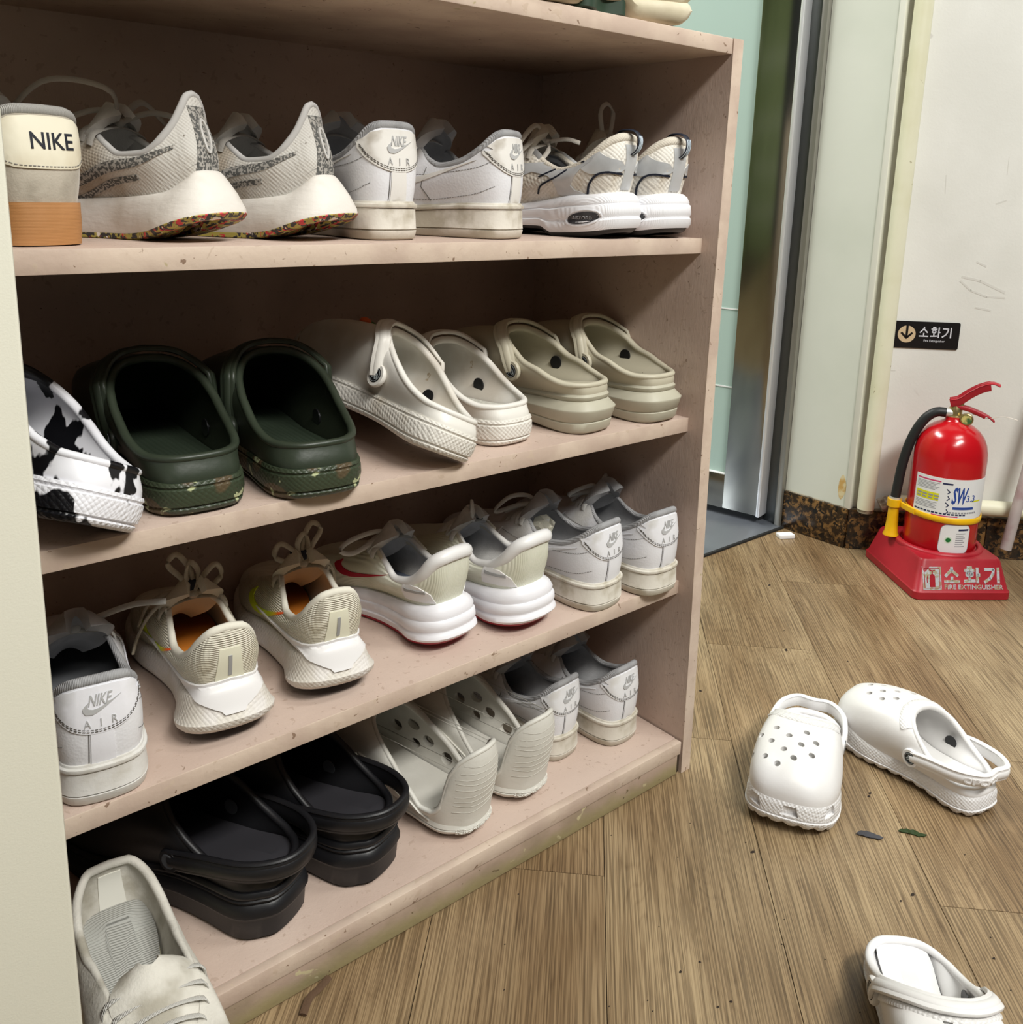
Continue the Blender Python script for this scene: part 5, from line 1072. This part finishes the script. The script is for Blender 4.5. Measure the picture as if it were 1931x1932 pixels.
G = np.array([rrect(hx-.002, hy-.002, .012, 0), rrect(hx, hy, .014, .002), rrect(hx, hy, .014, .016), rrect(hx-.003, hy-.003, .014, .019), rrect(hx-.016, hy-.022, .012, SH-.004), rrect(hx-.019, hy-.025, .011, SH)])
G = G.transpose(1, 0, 2); v, f = grid(G); m_ = G.shape[1]; n_ = G.shape[0]
f = list(f)+[tuple(i*m_ for i in range(n_))[::-1], tuple(i*m_+m_-1 for i in range(n_))]
so = mk('stand_body', (v, f), REDP, stand, smooth=35)
mk('socket_ring', xf(lathe([(.071, -.004), (.086, -.004), (.086, .001), (.083, .005), (.077, .006), (.0735, .003), (.0735, -.004)], 48, False), Matrix.Translation((0, 0, SH))), REDP, stand, smooth=60)
bs = bvh_of(so); FS = ((0, 0, 0), (1, 0, 0), (0, 0, 1), (0, 1, 0))
drape('pictogram_panel', [[(-.082, .021), (-.044, .021), (-.044, .064), (-.082, .064)]], FS, bs, .0005, SILF, stand, .02)
ic = [[(-.068, .026), (-.057, .026), (-.057, .046), (-.0595, .050), (-.0655, .050), (-.068, .046)]]+stroke([(-.0625, .050), (-.0625, .056), (-.068, .0585)], .0022)+stroke([(-.0625, .056), (-.057, .0575)], .0018)+stroke([(-.0715, .048), (-.0735, .041), (-.073, .034)], .0014)+stroke([(-.0785, .024), (-.0785, .061), (-.0475, .061), (-.0475, .024), (-.0785, .024)], .0009)
drape('pictogram', ic, FS, bs, .0009, REDP, stand, .01)
drape('lettering', hangul(-.039, .0335, .034, .0295, .0075, .0056), FS, bs, .0007, SILF, stand, .01)
drape('lettering', text('FIRE EXTINGUISHER', .0088, .0225, .0262, 1.12, bold=.012), FS, bs, .0007, SILF, stand, .01)

TH = math.atan2(-.919, .395)
ext = empty('fire_extinguisher', (stc.x, stc.y, SH-.006), (0, 0, TH), 'red fire extinguisher with yellow strap and black hose standing in its stand', 'fire extinguisher')
R0 = .0705; Z0 = SH-.006
mk('cylinder', lathe([(0, 0), (.062, 0), (.069, .004), (R0, .010), (R0, .196), (.0695, .210), (.066, .226), (.060, .240), (.050, .253), (.038, .262), (.026, .268), (.019, .272), (.0175, .280), (0, .280)], 64, False), RED, ext, smooth=60)
lw0, lw1, lz0, lz1 = -.062, .125, .084-.002, .165
WH = mat('label_white', (226, 228, 230), .4); BL = mat('label_blue', (36, 70, 150), .4); YL = mat('label_yellow', (214, 212, 30), .4); MG = mat('label_magenta', (204, 60, 110), .4); GY = mat('label_grey', (150, 152, 158), .5); GRN = mat('label_green', (20, 110, 50), .4); DKB = mat('label_navy', (34, 44, 80), .4)
lab = wrapped('label', [[(lw0, lz0), (lw1, lz0), (lw1, lz1), (lw0, lz1)]], R0, WH, ext)
def pr(polys, m, lift=.0004): wrapped('print', polys, R0, m, lab, .0002, lift, .008)
bar = lambda x0, x1, z, h: [[(x0, z), (x1, z), (x1, z+h), (x0, z+h)]]
pr(bar(-.057, -.008, .156, .0028), MG); pr(sum([bar(-.057, -.010-.004*(k % 3), .152-.0028*k, .0012) for k in range(6)], []), GY)
pr(bar(-.057, -.010, .116, .016), YL); pr(sum([bar(-.054+.012*k, -.045+.012*k, .125, .003)+bar(-.054+.012*k, -.046+.012*k, .119, .003) for k in range(4)], []), GY, .0007)
pr(sum([bar(-.057, -.012-.003*(k % 2), .111-.003*k, .0012) for k in range(5)], []), GY); pr(sum([bar(-.058+.0075*k, -.0525+.0075*k, .0895, .0032) for k in range(14)], []), DKB); pr(bar(-.02, .03, .0855, .002), MG)
pr(bar(-.005, .014, .1525, .0035), DKB); pr(sum([stroke([(.004+.003*(k % 2), .143-.014*k), (.010, .138-.014*k), (.006, .134-.014*k)], .002) for k in range(4)], []), DKB)
pr(text('SW', .036, .030, .131, .40, .1, bold=.03), BL); pr(text('3.3', .014, .053, .126, .9, bold=.01), BL); pr(bar(.018, .062, .102, .0055), BL); pr(sum([bar(.012+.006*k, .0165+.006*k, .0935, .0035) for k in range(10)], []), GY); pr(bar(.056, .08, .118, .003), YL)
lo = []; 
for cx_, cz_, a0 in ((.062-.012, .012+.008, -90), (.062-.012, .069-.012, 0), (.012+.002, .069-.012, 90), (.010+.002, .008+.012, 180)):
    for k in range(6): a_ = rad(a0+18*k); lo.append((cx_+.012*math.cos(a_), cz_+.012*math.sin(a_)))
l2 = wrapped('approval_label', [lo], R0, WH, ext)
def pr2(p, m, lift=.0004): wrapped('print', p, R0, m, l2, .0002, lift, .008)
pr2(stroke(lo+[lo[0]], .0008), GY); pr2([circ(.018, .037, .0075, 24)], mat('label_pale', (206, 222, 206), .4)); pr2([circ(.018, .037, .0048, 20)], GRN, .0007); pr2(bar(.036, .058, .057, .004), DKB); pr2(sum([bar(.032, .052-.004*(k % 2), .050-.0045*k, .0018) for k in range(7)], []), GY)
a_ = np.linspace(0, 2*PI, 60, endpoint=False); rp = np.stack([(R0+.0016)*np.cos(a_), (R0+.0016)*np.sin(a_), .0785-.003*np.cos(a_)], 1)
mk('strap', join([sweep(rp, .0065, .0018, side=(0, 0, 1), closed=True, n=8, power=.6),
    sweep(cr([(-.050, -.053, .0805), (-.066, -.040, .082), (-.080, -.022, .083)], 10), .0065, .003, side=(0, 0, 1), n=8, power=.6),
    xf(lathe([(.0095, -.008), (.0145, -.008), (.0145, .008), (.0095, .008), (.0095, -.008)], 28, False), Matrix.Translation((-.0925, -.016, .083)))]), YEL, ext, smooth=50)
nz = mk('nozzle', xf(lathe([(0, .004), (.0098, .004), (.0102, -.006), (.0118, -.045), (.0135, -.066), (.0158, -.070), (.0162, -.073), (.0135, -.074), (0, -.07)], 32, False), Matrix.Translation((-.0925, -.016, .083))), YEL, ext, smooth=45)
mk('hose', sweep(cr([(-.018, -.006, .287), (-.036, -.010, .286), (-.056, -.013, .268), (-.074, -.015, .228), (-.086, -.016, .170), (-.0925, -.016, .090)], 40), .0098, .0098, n=20), HOSE, ext, smooth=60)
mk('hose_ferrule', sweep(np.array([(-.004, -.002, .287), (-.02, -.006, .2872)]), .0095, .0095, n=20), mat('pale_ferrule', (206, 206, 202), .3, metal=.4), ext, smooth=50)
mk('hose_ferrule', sweep(np.array([(-.0925, -.016, .089), (-.0925, -.016, .0955)]), .0112, .0112, n=20), _M['pale_ferrule'], ext, smooth=50)
mk('valve', join([lathe([(0, .270), (.0165, .270), (.0165, .280), (.0125, .283), (.0125, .298), (.0100, .302), (.0100, .312), (0, .312)], 24, False), boxvf((-.010, -.008, .296), (.014, .008, .314), .002)]), BRASS, ext, smooth=40)
g = xf(lathe([(0, .0), (.0115, 0), (.0125, .002), (.0125, .010), (.0105, .011), (.0100, .0095), (0, .0095)], 28, False), Matrix.Translation((.022, -.008, .279)) @ Matrix.Rotation(rad(90), 4, 'X'))
gg = mk('pressure_gauge', g, BRASS, ext, smooth=40)
mk('gauge_face', xf(lathe([(0, .0096), (.0098, .0096), (.0098, .0100), (0, .0100)], 24, False), Matrix.Translation((.022, -.008, .279)) @ Matrix.Rotation(rad(90), 4, 'X')), mat('gauge_face', (206, 196, 120), .3, col2=(60, 100, 60), nscale=90), gg)
mk('gauge_stem', sweep(np.array([(.004, 0, .284), (.020, -.006, .280)]), .005, .005, n=12), BRASS, ext)
HL = cr([(-.012, 0, .314), (.004, 0, .320), (.022, 0, .336), (.042, 0, .350), (.060, 0, .356), (.074, 0, .352)], 24)
t_ = sweep(HL, .0125, .0020, side=(0, 1, 0), n=8, power=.5); s1 = sweep((HL-[0, 0, .006])[:20]+[0, -.0098, 0], .0085, .0011, side=(-.3, 0, 1), n=6, power=.5); s2 = sweep((HL-[0, 0, .006])[:20]+[0, .0098, 0], .0085, .0011, side=(-.3, 0, 1), n=6, power=.5)
mk('lever', join([t_, s1, s2]), REDP, ext, smooth=45)
LH = cr([(.000, 0, .304), (.020, 0, .302), (.045, 0, .294), (.062, 0, .286), (.072, 0, .278)], 20)
mk('carry_handle', join([sweep(LH, .0095, .0016, side=(0, 1, 0), n=8, power=.5), sweep(LH[:15]+[0, -.009, -.003], .0042, .0010, side=(0, 0, 1), n=6, power=.5)]), REDP, ext, smooth=45)
mk('safety_seal', sweep(cr([(.030, -.004, .290), (.060, -.006, .284), (.085, -.008, .292), (.112, -.006, .288)], 16), .0006, .0006, n=6), mat('clear_seal', (214, 204, 190), .3), ext)

# ------------------------------------------------------------------ small things
def on_z(px, py, z):
    d = _r2*((px-PPX)/FPX)+_d2*((py-PPY)/FPX)+_f; return CAM+d*((z-CAM[2])/d[2])
p0 = on_wall(1898, 1036, .078); p1 = on_wall(1950, 850, .066); p1 = p0+(p1-p0)*1.7
tb = mk('plastic_tube', sweep(np.linspace(p0, p1, 12), .0115, .0115, n=18), mat('cloudy_plastic', (206, 196, 194), .25, trans=.3, col2=(186, 160, 160), nscale=22, bump=('noise', 60, .6)), smooth=60)
tag(tb, 'cloudy plastic wrapped tube leaning on the wall behind the red stand', 'tube')
c = on_z(1482, 1014, 0)
bx = empty('foam_block', (c[0], c[1], .0004), (0, 0, rad(-28)), 'small white foam block lying on the floor at the foot of the door frame', 'block')
mk('block_body', boxvf((-.019, -.011, 0), (.019, .011, .0095), .0015), mat('white_foam_block', (244, 244, 246), .6), bx); 
def leafy(name, px, py, l, w, az, m, label, cat, seed):
    rr_ = random.Random(seed); n = 9; top = []; bot = []
    for i in range(n+1):
        t = i/n; h = w*math.sin(PI*t)**.6*(.8+.4*rr_.random())/2; top.append((l*(t-.5), h+w*.2*math.sin(5*t))); bot.append((l*(t-.5), -h+w*.2*math.sin(5*t)))
    poly = bot+top[::-1][1:-1]; c = on_z(px, py, 0)
    bm_ = bmesh.new(); bm_.faces.new([bm_.verts.new((x, y, .0012+.0018*rr_.random())) for x, y in poly]); bmesh.ops.triangulate(bm_, faces=bm_.faces[:]); r_ = bmesh.ops.extrude_face_region(bm_, geom=bm_.faces[:])
    for q_ in r_['geom']:
        if isinstance(q_, bmesh.types.BMVert): q_.co.z -= .0010
    bmesh.ops.recalc_face_normals(bm_, faces=bm_.faces[:])
    o = mk(name, bm2vf(bm_), m, smooth=0); o.location = (c[0], c[1], .0001); o.rotation_euler = (0, 0, rad(az)); tag(o, label, cat)
leafy('leaf_fragment', 1641, 1578, .032, .012, -48, mat('dark_grey_leaf', (66, 66, 72), .6), 'dark grey leaf scrap on the floor below the white clogs', 'leaf', 3)
leafy('leaf_fragment', 1722, 1573, .034, .009, -50, mat('dark_green_leaf', (38, 56, 22), .6), 'dark green leaf scrap on the floor below the white clogs', 'leaf', 8)
parts = []; rr_ = random.Random(5)
spots_ = [(1452, 1104, 6), (1484, 1227, 7), (1322, 1304, 5), (1488, 1122, 3), (1642, 1497, 4), (1640, 1503, 4), (1420, 1608, 5), (1722, 1688, 5), (1700, 1700, 3), (1321, 1815, 3), (1380, 1890, 3), (1355, 1900, 3), (1285, 1834, 4), (1876, 1808, 4), (1895, 1249, 3), (1875, 1192, 3), (1600, 1248, 3), (1480, 1190, 2)]
for px, py, sz in spots_+[(rr_.uniform(950, 1925), rr_.uniform(1480, 1925), 2) for _ in range(26)]:
    c = on_z(px, py, 0); 
    if c[1] > -.01 and c[0] < .02: continue
    r_ = sz*.00055; v = np.array([(math.cos(a)*r_*rr_.uniform(.6, 1.6), math.sin(a)*r_*rr_.uniform(.4, 1), 0) for a in np.linspace(0, 5.2, 6)]+[(0, 0, r_*.8)])+[c[0], c[1], .0002]
    parts.append((v, [(i, (i+1) % 6, 6) for i in range(6)]))
tag(mk('crumbs', join(parts), mat('dark_crumbs', (44, 34, 26), .8), smooth=0), 'dark crumbs scattered over the wooden floor', 'crumbs', kind='stuff')
# torn shred at the foot of the cabinet
c = on_z(590, 1868, 0); pts = [(c[0]-.022, c[1]-.022, .003), (c[0]-.01, c[1]-.012, .006), (c[0]+.004, c[1]-.006, .004), (c[0]+.018, c[1]-.001, .005)]
tag(mk('bark_scrap', sweep(cr(pts, 14), .004, .0022, n=7), mat('bark', (92, 70, 52), .9, bump=('noise', 300, .8))), 'crumpled brown scrap on the floor at the foot of the cabinet', 'debris')
# clear crumpled wrapper inside a sneaker of the third row
wv = []; rr_ = random.Random(11)
for i in range(5):
    for j in range(5): wv.append(((j-2)*.007+rr_.uniform(-.002, .002), rr_.uniform(-.004, .004), i*.008*(1-abs(j-2)*.12)))
wo = mk('plastic_wrapper', sheet(np.array(wv).reshape(5, 5, 3), .0008), mat('clear_wrapper', (226, 222, 206), .15, trans=.6), smooth=0)
wo.location = (-.150, .135, ZS(3, -.12)+.060); wo.rotation_euler = (rad(-20), rad(15), rad(-30)); tag(wo, 'crumpled clear plastic wrapper inside a white sneaker of the third row', 'wrapper')
